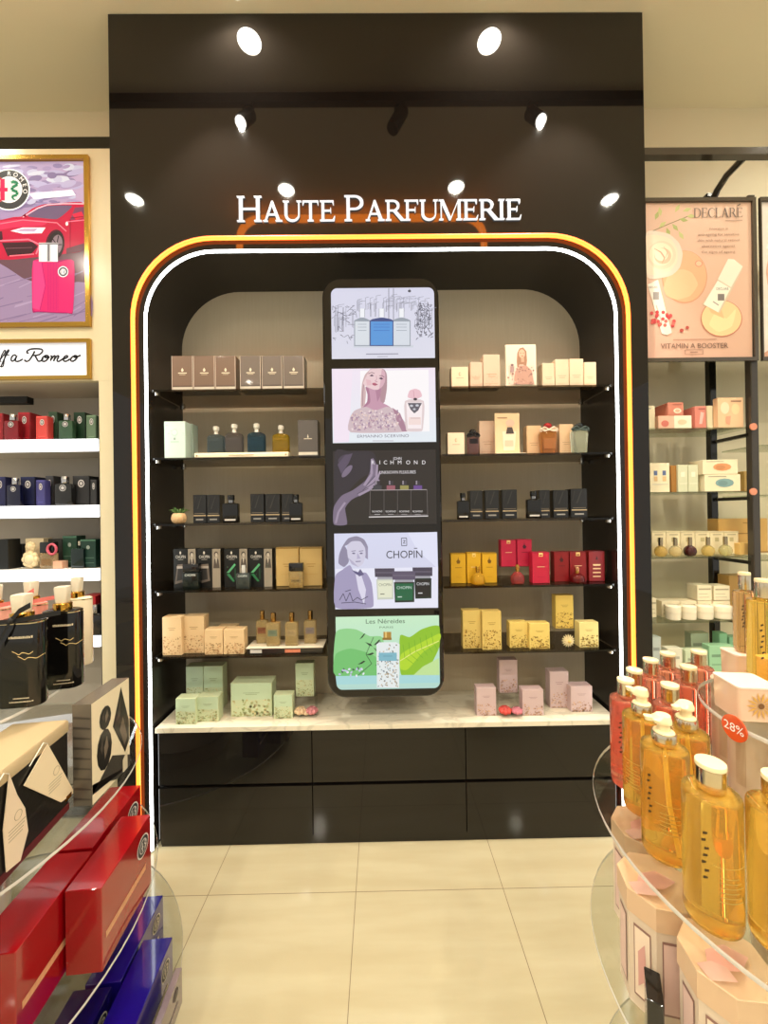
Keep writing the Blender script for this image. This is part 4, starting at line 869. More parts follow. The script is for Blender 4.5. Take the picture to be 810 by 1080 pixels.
# ---- right, lowest glass shelf
YF = [C(142,110,46),C(156,120,54),C(120,92,40),C(196,160,76)]
yf = a_flo(YF, .5, 95, None, C(150,120,50)); YC = C(204,178,102)
for i, (px, Y, nm) in enumerate((((488,507.5,644,682),1.87,'tall golden flowered carton, leftmost on the lowest right shelf'),((508.5,529,645,684),1.85,'tall golden flowered carton, second on the lowest right shelf'),((537.5,557,656.5,680),1.87,'small golden flowered cube left of its pair'),((558.5,580,657.5,682.5),1.85,'small golden flowered cube right of its pair'))):
    carton('perfume_box', nm, 'box', px, ZE, .05, YC if i < 2 else C(218,192,108), yf, CARD, Y, 'golden flowered cartons', seed=20+i)
hh = riser('clear acrylic riser under the tall golden carton', (584.5,607), ZE, 663.5, 1.90, .055)
carton('perfume_box', 'tall golden flowered carton raised on the clear stand', 'box', (586,605,628,663), ZE, .045, C(218,188,96), yf, CARD, 1.905, 'golden flowered cartons', seed=30, base=hh)
carton('perfume_box', 'pale yellow flowered cube at the right end of the lowest right shelf', 'box', (611,631.5,656.5,681), ZE, .05, C(222,206,138), yf, CARD, 1.86, 'golden flowered cartons', seed=31)
p = P(600.5,684,1.85); t = thing('cream_flower', 'single cream daisy-like blossom before the raised golden carton', 'flower', (p.x,1.868,ZE+.0006))
b = MB(); rg = random.Random(2)
for k in range(3):
    for i in range(16):
        a = 2*PI*i/16+k*.2; r = .034-.009*k; yy = -.006-k*.006
        b.add([(0,yy,.034),(r*.7*math.cos(a-.16),yy-.004,.034+r*.7*math.sin(a-.16)),(r*math.cos(a),yy-.001,.034+r*math.sin(a)),(r*.7*math.cos(a+.16),yy-.004,.034+r*.7*math.sin(a+.16))], [(0,1,2,3)], C(232,214,164))
b.build('petals', MATTE, t, fixn=False)
b = MB(); b.ball((0,-.022,.034), .008, C(206,176,96), 8); b.build('flower_centre', MATTE, t)
b = MB(); b.tube([(0,-.004,.034),(0,.002,.012),(0,.004,0)], .003, C(70,90,50), 6); b.build('stem', MATTE, t)
# ---- right, marble counter
LF = [C(170,130,110),C(190,150,120),C(156,120,104),C(206,168,134)]
lf = a_flo(LF, .42, 70, None, C(150,120,120)); LC = C(196,172,172)
carton('perfume_box', 'small lilac cube at the left of the right counter', 'box', (502.5,523.5,725.5,751.5), CZ, .05, LC, lf, CARD, 1.87, 'lilac flowered cartons', seed=40)
hh = riser('clear acrylic riser under the tall lilac carton', (525,548), CZ, 731.5, 1.96, .055)
carton('perfume_box', 'tall lilac carton raised on the clear riser beside the tower', 'box', (526.5,546,696,731), CZ, .045, LC, lf, CARD, 1.965, 'lilac flowered cartons', seed=41, base=hh)
posy('posy of coral and pink roses between the lilac cubes', (539,755), CZ, ((-.030,C(190,66,58),.032),(.028,C(190,112,124),.028)))
carton('perfume_box', 'small silver-topped lilac cube right of the roses', 'box', (551,573.5,727.5,752.5), CZ, .05, LC, lf, CARD, 1.865, 'lilac flowered cartons', seed=42)
carton('perfume_box', 'tall lilac carton standing on the counter near the right end', 'box', (580,600,708.5,745.5), CZ, .055, LC, lf, CARD, 1.93, 'lilac flowered cartons', seed=43)
carton('perfume_box', 'small lilac cube at the right end of the counter', 'box', (602,625,724,749.5), CZ, .055, LC, lf, CARD, 1.89, 'lilac flowered cartons', seed=44)
# ============================================================ LEFT WALL DISPLAY
LY = 1.94
XJ = -1.262                                              # right end of the cabinet, against the black unit
xo = P(104.5,430,LY).x                                   # inner edge of the jamb
zh0 = P(60,402,LY).z; zh1 = P(60,157,LY).z
lc = thing('wall_cabinet', 'cream lacquered wall cabinet with lit shelves left of the black unit', 'cabinet', (-2.0,LY,0))
LO = (-2.0,LY,0)
LXW = -3.1
b = MB(); b.box(LXW,LY,zh0,XJ,LY+.03,zh1); loc_shift(b,LO).build('header_board', CREAM, lc)
b = MB(); b.box(xo,LY,0,XJ,LY+.03,zh0-.0005); loc_shift(b,LO).build('jamb', CREAM, lc)
b = MB(); b.box(xo-.012,LY+.012,0,xo-.0005,2.225,zh0-.001,C(18,16,15)); loc_shift(b,LO).build('side_panel', MATTE, lc)
b = MB(); b.box(LXW,2.226,0,XJ,2.236,zh0+.05,C(176,168,156)); loc_shift(b,LO).build('back_panel', MATTE, lc)
b = MB(); b.box(LXW,LY+.031,zh0+.002,xo-.013,2.225,zh0+.02,C(190,180,166)); loc_shift(b,LO).build('top_panel', MATTE, lc)
b = MB(); b.box(LXW,2.02,0.02,xo-.0125,2.2,.06,C(40,38,36)); loc_shift(b,LO).build('plinth', MATTE, lc)
a = P(32,424,2.08)
b = MB(); b.box(a.x-.9,2.06,a.z-.01,a.x,2.10,a.z+.025,C(16,15,14)); o = loc_shift(b,LO).build('light_rail', MATTE, lc)
LSZ = []
SHX = P(103,500,LY+.02).x
for k, (yt, yb) in enumerate(((463,476),(533,546),(600.5,613),(671.5,683))):
    zt, zb = P(60,yt,LY+.02).z, P(60,yb,LY+.02).z; LSZ.append(zt)
    b = MB(); b.box(LXW,LY+.034,zb+.004,SHX-.003,2.224,zt,C(200,194,184)); s = loc_shift(b,LO).build('lit_shelf', MATTE, lc)
    b = MB(); b.box(LXW,LY+.02,zb,SHX,LY+.0335,zt-.001,(2.3,2.3,2.3)); loc_shift(b,LO).build('light_strip', GLOW, s)
# shaded gap under the wall fascia, put in as a dark strip
b = MB(); a, c = P(0,145,2.2), P(113,157,2.2)
b.box(LXW,2.19,c.z-.02,XJ,2.249,P(60,144.5,2.19).z,C(28,25,22)); o = b.build('wall_gap_shade', GLOSS); tag(o, 'shaded gap along the wall above the car poster, drawn as a dark strip', 'rail')
GOLD = C(206,166,84)
def gold_frame(t, org, x0, x1, z0, z1, y, wd=.021, th=.016):
    for nm, ol in (('top',[(x0,z1),(x1,z1),(x1-wd,z1-wd),(x0+wd,z1-wd)]),('bottom',[(x0,z0),(x0+wd,z0+wd),(x1-wd,z0+wd),(x1,z0)]),('side',[(x0,z0),(x0,z1),(x0+wd,z1-wd),(x0+wd,z0+wd)]),('side',[(x1,z0),(x1-wd,z0+wd),(x1-wd,z1-wd),(x1,z1)])):
        b = MB(); b.prism(ol, 'y', y-th, y-.0005, GOLD); loc_shift(b,org).build('frame_'+('rail' if nm != 'side' else 'stile'), METAL, t)
# ---- car poster
fx1 = P(96,256,LY).x; fz1 = P(60,166,LY).z; fz0 = P(60,345.5,LY).z; fx0 = P(-46,256,LY).x
po = thing('framed_poster', 'gold-framed poster of a crimson car and pink perfume bottle', 'poster', (fx1-.3,LY,fz0)); org = (fx1-.3,LY,fz0)
gold_frame(po, org, fx0, fx1, fz0, fz1, LY)
A = Art(LY-.003, .0005); A.org = Vector(org); A.auto = True
PX0 = -40
A.poly([(PX0,171),(90,170),(91,340.5),(PX0,342)], [C(140,130,176),C(176,160,196),C(150,120,150),C(110,96,130)])
sky = A.mb
rgq = random.Random(11)
for i in range(130):
    x = rgq.uniform(-20,82); y = 174+rgq.random()*46
    A.ell(x,y,4+rgq.random()*9,1.2+rgq.random()*2.6,rgq.choice([C(134,124,168),C(168,164,200),C(190,196,216),C(152,140,182),C(122,110,152),C(178,180,208)]),rgq.uniform(-16,8),10,up=(i%6==0))
A.poly([(30,204),(76,200),(80,206),(60,208),(36,210)], C(226,226,236))
A.poly([(PX0,262),(10,254),(40,268),(90,262),(90,300),(60,304),(20,292),(PX0,270)], C(92,66,78))
A.poly([(PX0,270),(0,278),(40,302),(91,298),(91,340.5),(PX0,342)], C(134,116,150))
for i in range(26):
    x = rgq.uniform(-20,80); y = 286+rgq.random()*52; A.line([(x,y+6),(min(90,x+14+rgq.random()*24),y-2)],1.0,rgq.choice([C(112,96,130),C(150,134,166),C(122,104,138)]),up=(i%5==0))
# car body
CR, CD, CH = C(172,26,62), C(110,14,42), C(216,110,136)
A.poly([(PX0,238),(0,232),(14,229),(24,228),(34,220),(46,215.5),(62,214.5),(90,215),(90,262),(66,268),(54,270),(30,272),(8,274),(PX0,270)], CR)
A.poly([(29,228),(38,221),(48,217.5),(62,216.5),(76,217),(70,224),(60,231),(44,230)], C(96,80,112)); A.poly([(79,219),(90,218),(90,230),(74,232)], C(110,60,90))
A.line([(24,229),(40,219.5),(50,216),(66,214.8),(90,215)],1.2,C(232,176,196)); A.poly([(76,226),(86,223),(89,229),(80,232)], C(196,40,70)); A.poly([(23,228),(27,225),(28,229)], CD)
A.poly([(0,234),(20,231),(50,233),(44,238),(14,240),(0,242)], C(190,44,84)); A.line([(0,236),(24,232),(60,235),(70,244)],1.0,CH); A.line([(70,234),(90,232)],.9,C(240,120,150))
A.poly([(11,243.5),(24,240),(48,240),(44,246),(24,246.5)], C(232,226,240)); A.poly([(14,243.5),(26,241),(40,241),(36,244.5)], C(170,150,180))
A.poly([(PX0,244),(2,244),(3,252),(-4,258),(PX0,258)], C(60,30,44)); A.poly([(2,256),(34,255),(40,260),(32,269),(8,270)], C(54,28,40)); A.line([(0,254),(30,252.5),(42,258),(38,268)],1.6,CH); A.line([(6,262),(34,261)],.6,C(110,70,86)); A.line([(10,270),(36,268)],1.2,C(240,110,130))
A.ell(58,258,10,16,C(60,26,40),8); A.ell(59,258,8.6,14,C(36,28,36),8); A.ell(60,258,5.8,10.5,C(120,104,116),8)
for k in range(5):
    aa = 2*PI*k/5; A.line([(60,258),(60+5.4*math.cos(aa),258+10*math.sin(aa))],1.0,C(44,36,44),up=(k==0))
A.poly([(68,248),(90,240),(90,262),(68,267)], C(170,30,64)); A.poly([(70,262),(90,256),(90,264),(70,268)], C(90,50,66)); A.line([(74,230),(90,228)],.6,CD); A.line([(74,231),(74,262)],.6,CD); A.ell(70.5,236,1.4,2,C(240,220,226))
# perfume bottle in the picture
PK1 = C(190,34,100)
A.poly([(36,276),(60,275),(78,276),(77,328),(72,330.5),(40,329),(34,327)], C(150,20,90)); A.poly([(35,275),(60,277),(78,275.5),(77,327),(70,329.5),(42,328),(34.5,325)], PK1)
A.poly([(35,275),(44,276),(48,300),(42,327),(34.5,325)], C(206,56,120)); A.line([(44,277),(48,301),(42,327)],.8,C(160,20,96))
for k in range(8): A.line([(50.5+k*1.5,277),(50.5+k*1.5,327.5)],.45,C(168,22,100),up=(k==0))
A.poly([(52,277),(78,276),(77,327),(60,329)], C(226,50,138)) if 0 else None
A.rect(41,256,61,276,C(206,206,212)); A.rect(44,257,48,275.5,C(250,250,250)); A.rect(50,257,52.5,275.5,C(110,108,116)); A.rect(55,257,59.5,275.5,C(236,236,240)); A.poly([(40.5,256.6),(61.5,256.2),(62,258),(40.5,258)],C(120,118,126))
A.ell(66.5,286.5,5.6,5.8,C(226,224,230)); A.ell(66.5,286.5,4.6,4.8,C(70,66,78)); A.ell(66.5,286.5,3,3.1,C(222,220,228)); A.line([(65,284.4),(65,288.6)],.7,C(70,66,78)); A.line([(67.4,284.6),(68.4,286),(67.2,287),(68.2,288.6)],.7,C(70,66,78))
# round badge
bx, by = 9.5, 200
A.ell(bx,by,22,22,C(236,236,238),n=36); A.ell(bx,by,20.6,20.6,C(58,60,64),n=36); A.ell(bx,by,14,14,C(236,236,238),n=32); A.ell(bx,by,12.8,12.8,C(206,208,210),n=32)
A.rect(0.2,187,1.2,213,C(190,30,60)); A.poly([(-2.6,198),(8,198),(8,202),(-2.6,202)], C(206,30,80)); A.rect(1,188.5,5,211.5,C(206,30,80)); 
A.line([(12,193),(17,191.6),(18.4,194.6),(13,197.6),(12.6,200.4),(18.2,202.4),(17.8,205.6),(12.6,207),(14.4,210.4),(16.6,210.6)],[1.4,2.6,3.0,3.0,3.0,3.0,2.8,2.4,1.6,.6],C(34,120,84)); A.poly([(10.6,192),(14,190),(18,191.4),(16,194)], C(34,120,84))
for ch, ang in zip('ROMEO', (97,74,48,24,2)):
    vs, fs, tx0_, tx1_, ty0_, ty1_ = text_geo(ch); aa = R_(ang-8); cx_, cy_ = bx+17.2*math.cos(aa), by-17.2*math.sin(aa); rt = aa-PI/2
    A.k += 1; k_ = 6.2
    A.mb.add([A.pt(cx_+((v.x-(tx0_+tx1_)/2)*k_*math.cos(rt)+(v.y-.35)*k_*math.cos(rt+PI/2)), cy_-((v.x-(tx0_+tx1_)/2)*k_*math.sin(rt)+(v.y-.35)*k_*math.sin(rt+PI/2))) for v in vs], fs, C(240,240,242))
A.text('A',-2.5,186.5,4.6,C(240,240,242)) if 0 else None
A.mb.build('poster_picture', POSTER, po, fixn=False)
# ---- script sign
gx1 = P(97,380,LY).x; gz1 = P(60,358.5,LY).z; gz0 = P(60,400.5,LY).z; gx0 = P(-60,380,LY).x
sn = thing('framed_sign', 'gold-framed white sign with black script lettering under the car poster', 'sign', (gx1-.3,LY,gz0)); org = (gx1-.3,LY,gz0)
gold_frame(sn, org, gx0, gx1, gz0, gz1, LY, .017, .014)
A = Art(LY-.003, .0005); A.org = Vector(org)
A.poly([(-56,362),(92,361.3),(92.4,397),(-56,398)], [C(222,226,240),C(222,226,240),C(246,246,248),C(246,246,248)])
def sc(*pts): return [(x/6.48, 340+y/6.48) for x,y in pts]
def smooth(pts, n=6):
    out = []; q = [pts[0]]+list(pts)+[pts[-1]]
    for i in range(1,len(q)-2):
        p0,p1,p2,p3 = q[i-1:i+3]
        for k in range(n):
            t = k/n; out.append(tuple(.5*((2*p1[j])+(-p0[j]+p2[j])*t+(2*p0[j]-5*p1[j]+4*p2[j]-p3[j])*t*t+(-p0[j]+3*p1[j]-3*p2[j]+p3[j])*t**3) for j in (0,1)))
    return out+[pts[-1]]
IK = C(28,28,34)
for st_, wv in (([(-150,270),(-110,268),(-60,236),(-24,196),(-10,180),(-26,240),(-30,268)],1.5),([(-70,236),(-20,232)],1.2),
    ([(-8,266),(20,230),(38,196),(30,192),(14,220),(0,262),(10,268)],1.4),([(8,300),(20,270),(44,222),(62,192),(56,188),(42,210),(30,250),(22,296),(8,304),(-6,296)],1.5),([(22,226),(66,222)],1.1),
    ([(112,226),(92,224),(76,246),(80,264),(94,262),(112,236),(114,228),(106,254),(112,268),(136,262),(156,250)],1.8),
    ([(166,256),(178,266),(196,262),(216,236),(238,196)],1.9),([(196,206),(186,212),(184,198),(206,184),(244,180),(284,184),(290,200),(268,220),(236,226),(222,224)],1.8),([(238,224),(252,250),(262,266),(280,262),(296,246)],1.9),
    ([(316,226),(298,234),(286,252),(292,266),(310,264),(330,244),(328,228),(312,228),(306,240),(340,238)],1.9),
    ([(344,232),(354,228),(344,264)],1.6),([(348,254),(368,230),(378,230),(366,266)],1.8),([(370,254),(390,230),(402,230),(390,258),(396,268),(414,260),(430,248)],1.8),
    ([(432,250),(458,240),(464,230),(450,228),(434,244),(436,264),(456,264),(478,250)],1.8),([(512,228),(494,236),(482,254),(490,266),(506,262),(526,242),(520,226),(508,230),(512,240),(552,224)],1.9)):
    A.line(smooth(sc(*st_)), wv, IK)
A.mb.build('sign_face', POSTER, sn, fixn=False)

# ---- goods on the lit shelves
def a_badge(c, side=None):
    def f(F_, rg):
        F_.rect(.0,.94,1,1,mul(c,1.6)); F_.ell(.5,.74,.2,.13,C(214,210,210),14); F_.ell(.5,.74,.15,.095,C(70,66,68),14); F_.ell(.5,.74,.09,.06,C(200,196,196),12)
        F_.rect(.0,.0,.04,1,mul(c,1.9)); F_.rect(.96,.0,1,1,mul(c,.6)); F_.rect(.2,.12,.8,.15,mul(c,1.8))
    return f
def lbox(nm, px, k, c, Y, dep=.07, art='b', group=None, mat=None):
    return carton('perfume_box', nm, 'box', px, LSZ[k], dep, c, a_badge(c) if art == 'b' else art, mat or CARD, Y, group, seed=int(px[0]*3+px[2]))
def place(x0, x1, yt, yb, zs, Y=None, dmax=None):
    xm = (x0+x1)/2
    if Y is None: Y = G(xm, yb, zs).y
    ym = (yt+yb)/2; a, c = P(x0, ym, Y), P(x1, ym, Y); top = P(xm, yt, Y).z
    return (a.x+c.x)/2, Y, c.x-a.x, max(top-zs, .02)
def badge_vial(nm, px, k, c, Y, group):
    st_ = dict(body=c, cap=C(206,206,210), capw=.42, caph=.2, d=.4, shape='square', mat=GLOSS, capmat=METAL, r=.1)
    t = vial(nm, px, LSZ[k], st_, Y, group)
    cx, Y_, w, h = place(*px, LSZ[k], Y); b = MB(); n = 16
    for rr, cc, q in ((.20,C(206,204,206),0),(.165,C(60,58,62),1),(.10,C(200,198,200),2)): b.poly([(w*rr*math.cos(2*PI*i/n),-w*.2-.001-.0003*q,h*.60+w*rr*math.sin(2*PI*i/n)) for i in range(n)], cc)
    b.build('badge', METAL if 0 else CARD, t, fixn=False); return t
RB = C(150,30,40); GB = C(44,70,50); NB = C(30,32,74); KB = C(30,30,32)
g1 = 'badge cartons on the lit left shelves'
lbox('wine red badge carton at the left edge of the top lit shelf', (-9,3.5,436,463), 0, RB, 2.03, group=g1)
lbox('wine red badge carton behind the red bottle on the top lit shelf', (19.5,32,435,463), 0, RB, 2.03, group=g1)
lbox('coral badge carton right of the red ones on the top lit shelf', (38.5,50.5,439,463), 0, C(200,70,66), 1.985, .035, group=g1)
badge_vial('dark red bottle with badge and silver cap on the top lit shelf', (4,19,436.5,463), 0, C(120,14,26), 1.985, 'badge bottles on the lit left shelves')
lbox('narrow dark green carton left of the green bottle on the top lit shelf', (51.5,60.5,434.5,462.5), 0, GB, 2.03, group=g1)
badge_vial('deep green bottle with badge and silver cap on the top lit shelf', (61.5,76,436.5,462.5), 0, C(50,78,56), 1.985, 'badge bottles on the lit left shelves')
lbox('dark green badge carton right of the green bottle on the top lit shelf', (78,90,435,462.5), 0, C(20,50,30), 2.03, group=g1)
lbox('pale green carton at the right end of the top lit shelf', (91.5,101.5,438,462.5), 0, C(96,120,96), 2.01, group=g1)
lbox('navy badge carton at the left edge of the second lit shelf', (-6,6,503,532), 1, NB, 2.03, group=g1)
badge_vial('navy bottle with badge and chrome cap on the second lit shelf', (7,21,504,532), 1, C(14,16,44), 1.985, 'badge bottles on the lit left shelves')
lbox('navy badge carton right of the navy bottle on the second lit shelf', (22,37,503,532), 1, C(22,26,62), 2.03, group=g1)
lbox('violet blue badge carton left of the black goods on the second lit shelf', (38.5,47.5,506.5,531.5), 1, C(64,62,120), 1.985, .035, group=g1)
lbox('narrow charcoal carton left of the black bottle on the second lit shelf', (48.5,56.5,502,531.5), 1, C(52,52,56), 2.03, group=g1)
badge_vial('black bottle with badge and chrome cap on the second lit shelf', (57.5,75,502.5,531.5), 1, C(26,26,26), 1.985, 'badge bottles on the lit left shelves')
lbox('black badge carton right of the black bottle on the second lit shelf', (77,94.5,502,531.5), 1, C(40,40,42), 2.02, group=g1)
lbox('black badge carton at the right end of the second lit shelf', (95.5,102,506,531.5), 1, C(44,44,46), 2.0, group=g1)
lbox('black carton at the left edge of the third lit shelf', (-6,8.5,569,600), 2, C(20,22,22), 1.99, group='cartons on the third lit shelf', art=None)
lbox('black carton behind the white flower bottle on the third lit shelf', (9.5,24,574,600), 2, C(28,30,30), 2.07, group='cartons on the third lit shelf', art=None)
lbox('cream carton behind the white flower bottle on the third lit shelf', (26.5,46,568,600), 2, C(216,196,160), 2.05, group='cartons on the third lit shelf', art=None)
lbox('brown-black carton mid-way along the third lit shelf', (47,66,568.5,600), 2, C(40,40,36), 2.08, group='cartons on the third lit shelf', art=None)
def a_grn(F_, rg): F_.ell(.5,.72,.12,.07,C(150,160,150)); F_.rect(.0,.94,1,1,C(70,110,90)); F_.rect(.1,.34,.9,.36,C(90,120,104)); F_.rect(.1,.16,.9,.18,C(90,120,104))
lbox('tall bottle-green carton on the third lit shelf', (66,81,565.5,600), 2, C(30,62,46), 2.04, art=a_grn, group='cartons on the third lit shelf')
lbox('bottle-green carton at the right end of the third lit shelf', (85,101,569,599.5), 2, C(22,54,44), 2.0, art=a_grn, group='cartons on the third lit shelf')
vial('dark green glass bottle between the green cartons on the third lit shelf', (74.5,88,571,599.5), LSZ[2], dict(body=C(12,30,28), cap=C(180,176,160), capw=.16, caph=.22, d=.5, shape='square', mat=GLOSS, neck=C(40,50,46), r=.1), 1.985)
t = vial('clear bottle with black cap and pink ring on the third lit shelf', (41.5,56,572,600), LSZ[2], dict(body=C(224,196,150), cap=C(18,18,18), capw=1.0, caph=.38, d=.5, shape='square', capshape='block', mat=GLASS, label=C(200,160,110), lv=(.2,.6), r=.1), 1.985)
cc = place(41.5,56,572,600,LSZ[2],1.985)
b = MB(); pts = [(.036+.022*math.cos(2*PI*k/18), -.025, .100+.026*math.sin(2*PI*k/18)) for k in range(18)]; b.tube(pts, .006, C(206,90,110), 8, closed=True); b.build('ring_charm', GLOSS, t)
# cream bottle made of stacked petals
cx, Y, w, h = place(19.5,38,572,600.5,LSZ[2],1.985)
t = thing('flower_bottle', 'cream bottle like two stacked flowers on the third lit shelf', 'bottle', (cx,Y+.02,LSZ[2]+.0006))
for nm, z, r in (('flower_body',h*.34,w*.5),('flower_cap',h*.82,w*.30)):
    b = MB()
    for k in range(8): b.ball((r*.6*math.cos(2*PI*k/8),0,z+r*.62*math.sin(2*PI*k/8)), r*.42, C(226,204,160), 8, sq=(1,.7,1))
    b.ball((0,-r*.1,z), r*.62, C(232,212,170), 10, sq=(1,.75,1)); b.build(nm, GLOSS, t)
carton('perfume_box', 'small pink and cream carton before the brown-black one on the third lit shelf', 'box', (55.5,65.5,592,600), LSZ[2], .04, C(220,170,140), None, CARD, 1.985)
def a_red4(F_, rg):
    for k in range(5): F_.rect(.06,.2+k*.14,.26,.29+k*.14,C(226,200,200))
lbox('red carton with vertical white lettering on the fourth lit shelf', (85,101,629,671), 3, C(170,24,34), 2.0, .09, a_red4)
t = vial('black bottle with chrome cap and red badge on the fourth lit shelf', (90,107,638,671.5), LSZ[3], dict(body=C(18,18,20), cap=C(190,190,192), capw=.5, caph=.25, d=.4, shape='arched', mat=GLOSS, capmat=METAL, r=.2), 1.966)
# ============================================================ RIGHT DISPLAY RACK
RY = 1.90; RYB = 2.12
rk = thing('display_rack', 'dark metal display rack of posts and rails right of the black unit', 'rack', (2.2,RY,0)); RO = (2.2,RY,0)
MT = C(70,64,56); MTD = C(24,22,20)
xp = P(799.5,600,RY).x; xf0 = XR+.012
zr = P(745,159,RY).z
xm_ = P(753,440,RYB).x
posts = [(xp,RY),(xm_,RYB),(xf0+.01,RYB),(xp+1.02,RY),(xm_+1.02,RYB)]
for x, y in posts:
    b = MB(); b.loft([(0,.036,.036,.003,x,y+.018),(zr-.03 if y == RYB else P(745,206,RY).z,.036,.036,.003,x,y+.018)], MTD if y == RYB else C(58,53,47), 1); loc_shift(b,RO).build('post', GLOSS, rk)
b = MB(); b.box(xf0,RY,zr-.018,xp+1.3,RY+.036,zr+.018,MT); loc_shift(b,RO).build('top_rail', GLOSS, rk)
for x in (xm_,xm_+1.02):
    b = MB(); b.tube([(x+.012,RY+.036,zr-.006),(x+.012,RYB-.09,zr-.010),(x+.012,RYB-.03,zr-.04),(x+.012,RYB+.018,zr-.10)], .017, MT, 8); loc_shift(b,RO).build('depth_rail', GLOSS, rk)
RSZ = [P(740,y,RY+.01).z for y in (451,518.5,587,655)]
RSZ.append(G(720,712,1.0).z-.05)
RSZ[4] = RSZ[3]-.30
for k, z in enumerate(RSZ):
    for x in (xm_, xp):
        b = MB(); b.box(x-.004,RY+.02,z-.045,x+.004,RYB+.01,z-.028,MTD); loc_shift(b,RO).build('shelf_arm', GLOSS, rk)
    x0, x1 = xf0+.004, xp-.022
    b = MB(); b.box(x0-(x0+x1)/2,0,-.008,x1-(x0+x1)/2,RYB-RY-.012,0,(.80,.83,.76)); o = b.build('glass_shelf', CLEAR, None, ((x0+x1)/2,RY+.008,z))
    tag(o, '%s clear glass shelf of the metal rack right of the black unit' % ords[k], 'shelf', 'clear glass shelves of the rack')
    x0, x1 = xp+.022, xp+.9
    b = MB(); b.box(x0-(x0+x1)/2,0,-.008,x1-(x0+x1)/2,RYB-RY-.012,0,(.80,.83,.76)); o = b.build('glass_shelf', CLEAR, None, ((x0+x1)/2,RY+.008,z-.09 if k == 0 else z-.02))
    tag(o, '%s clear glass shelf beyond the rack post at the right edge' % ords[k], 'shelf', 'clear glass shelves past the post')
for y, nm in ((450,'upper'),(518.5,'lower')):
    p = P(794.5,y,RY-.004); b = MB(); n = 20
    b.prism([(.0175*math.cos(2*PI*i/n),.0175*math.sin(2*PI*i/n)) for i in range(n)],'y',-.003,.003,C(214,140,110)); o = b.build('price_disc', GLOSS, None, (p.x,RY-.004,p.z)); tag(o, '%s salmon round price disc on the front rack post' % nm, 'price tag', 'salmon price discs')
# ---- peach skincare poster
xa_, xb_ = XR+.006, P(796,300,RY).x; za, zb_ = P(740,381,RY-.012).z, P(740,208.5,RY-.012).z
po = thing('framed_poster', 'peach skincare poster with cream jars in a dark frame right of the unit', 'poster', (1.5,RY-.014,za)); org = (1.5,RY-.014,za)
def dark_frame(po, org, xa_, xb_, za, zb_, y):
    w = .018
    for nm, (a0,c0,a1,c1) in (('frame_rail',(xa_,zb_-w,xb_,zb_)),('frame_rail',(xa_,za,xb_,za+w)),('frame_stile',(xa_,za+w+.0003,xa_+.006,zb_-w-.0003)),('frame_stile',(xb_-w,za+w+.0003,xb_,zb_-w-.0003))):
        b = MB(); b.box(a0,y,c0,a1,y+.013,c1,C(74,67,58)); loc_shift(b,org).build(nm, GLOSS, po)
dark_frame(po, org, xa_, xb_, za, zb_, RY-.015)
b = MB(); b.box(xa_+.002,RY-.004,za+.002,xb_-.002,RY-.0015,zb_-.002,C(60,55,50)); loc_shift(b,org).build('backing_board', MATTE, po)
A = Art(RY-.0045, .0004); A.org = Vector(org); A.auto = True
A.poly([(681,211),(792,210.5),(793.5,378.5),(683,379.5)], [C(214,178,154),C(220,186,162),C(210,170,146),C(212,168,148)])
A.line([(683,246),(706,236),(726,228)],.8,C(120,110,70))
for x,y,r in ((691,232,-70),(695,240,-40),(712,224,-60),(716,231,10),(709,236,50),(720,223,-20),(703,240,70),(716,244,60),(724,228,0),(697,228,-100)):
    a_ = R_(r); A.poly([(x,y),(x+5*math.cos(a_)-2.2*math.sin(a_),y+5*math.sin(a_)+2.2*math.cos(a_)),(x+10*math.cos(a_),y+10*math.sin(a_)),(x+5*math.cos(a_)+2.2*math.sin(a_),y+5*math.sin(a_)-2.2*math.cos(a_))], C(158,166,92) if r%20 else C(186,190,120))
A.ell(722,292,24,28,C(206,150,116)); A.ell(722,291.4,23,27,C(226,170,130))
A.poly([(700,303),(706,288),(720,284),(730,288),(736,300),(728,312),(714,316),(703,312)], C(226,186,144)); A.ell(737,278,4,3.5,C(206,140,116)); A.ell(737,278,3,2.6,C(232,184,150))
A.poly([(681.5,246),(693,244),(706,247),(716,256),(720,268),(717,282),(709,290),(698,293),(682.5,292)], C(222,206,190)); A.poly([(681.5,250),(694,248),(707,252),(714,262),(714,276),(706,286),(694,289),(682.5,288)], C(240,214,190))
A.ell(698,269,15,15,C(236,204,178)); A.ell(697,268,12.5,12,C(246,222,196)); A.ell(699,270,9,8.5,C(226,186,156)); A.ell(697.5,268.5,7,6.5,C(248,226,200)); A.line([(690,262),(697,266),(701,272),(698,278)],[.6,1.6,1.6,.5],C(212,162,134)); A.line([(700,260),(704,266),(702,272)],[.4,1.2,.4],C(216,170,142))
A.ell(761,336,22,19.5,C(190,120,96)); A.ell(761,335.6,21,18.6,C(238,200,150)); A.poly([(748,342),(756,328),(766,336),(776,326),(772,344),(758,350)], C(244,214,164)); A.poly([(746,322),(758,318),(764,336),(750,330)],C(226,184,136))
A.poly([(770,274),(783,284),(759,330),(741,321)], C(206,190,166)); A.poly([(768,273),(774,273.5),(783.5,281),(771,303),(757,294.5)], C(226,224,206)); A.poly([(757,296),(770.6,304),(757.5,329.5),(742,321)], C(236,230,214)); A.text('DECLAR\u00c9',762,306,2.8,C(80,76,74),width=13); A.rect(757,310,764,317,C(120,112,108)); A.line([(752,318),(758,322)],1.2,C(160,150,140))
A.poly([(683,300),(694,295),(708,350),(702,353),(698,352)], C(234,228,214)); A.poly([(698,346),(707,344),(708.5,351),(703,353.5)], C(222,216,204)); A.rect(689,308,695,316,C(150,142,138)); A.line([(692,322),(698,340)],1.5,C(190,180,168)); A.text('DECLAR\u00c9',689,304,2.2,C(90,84,80),width=9)
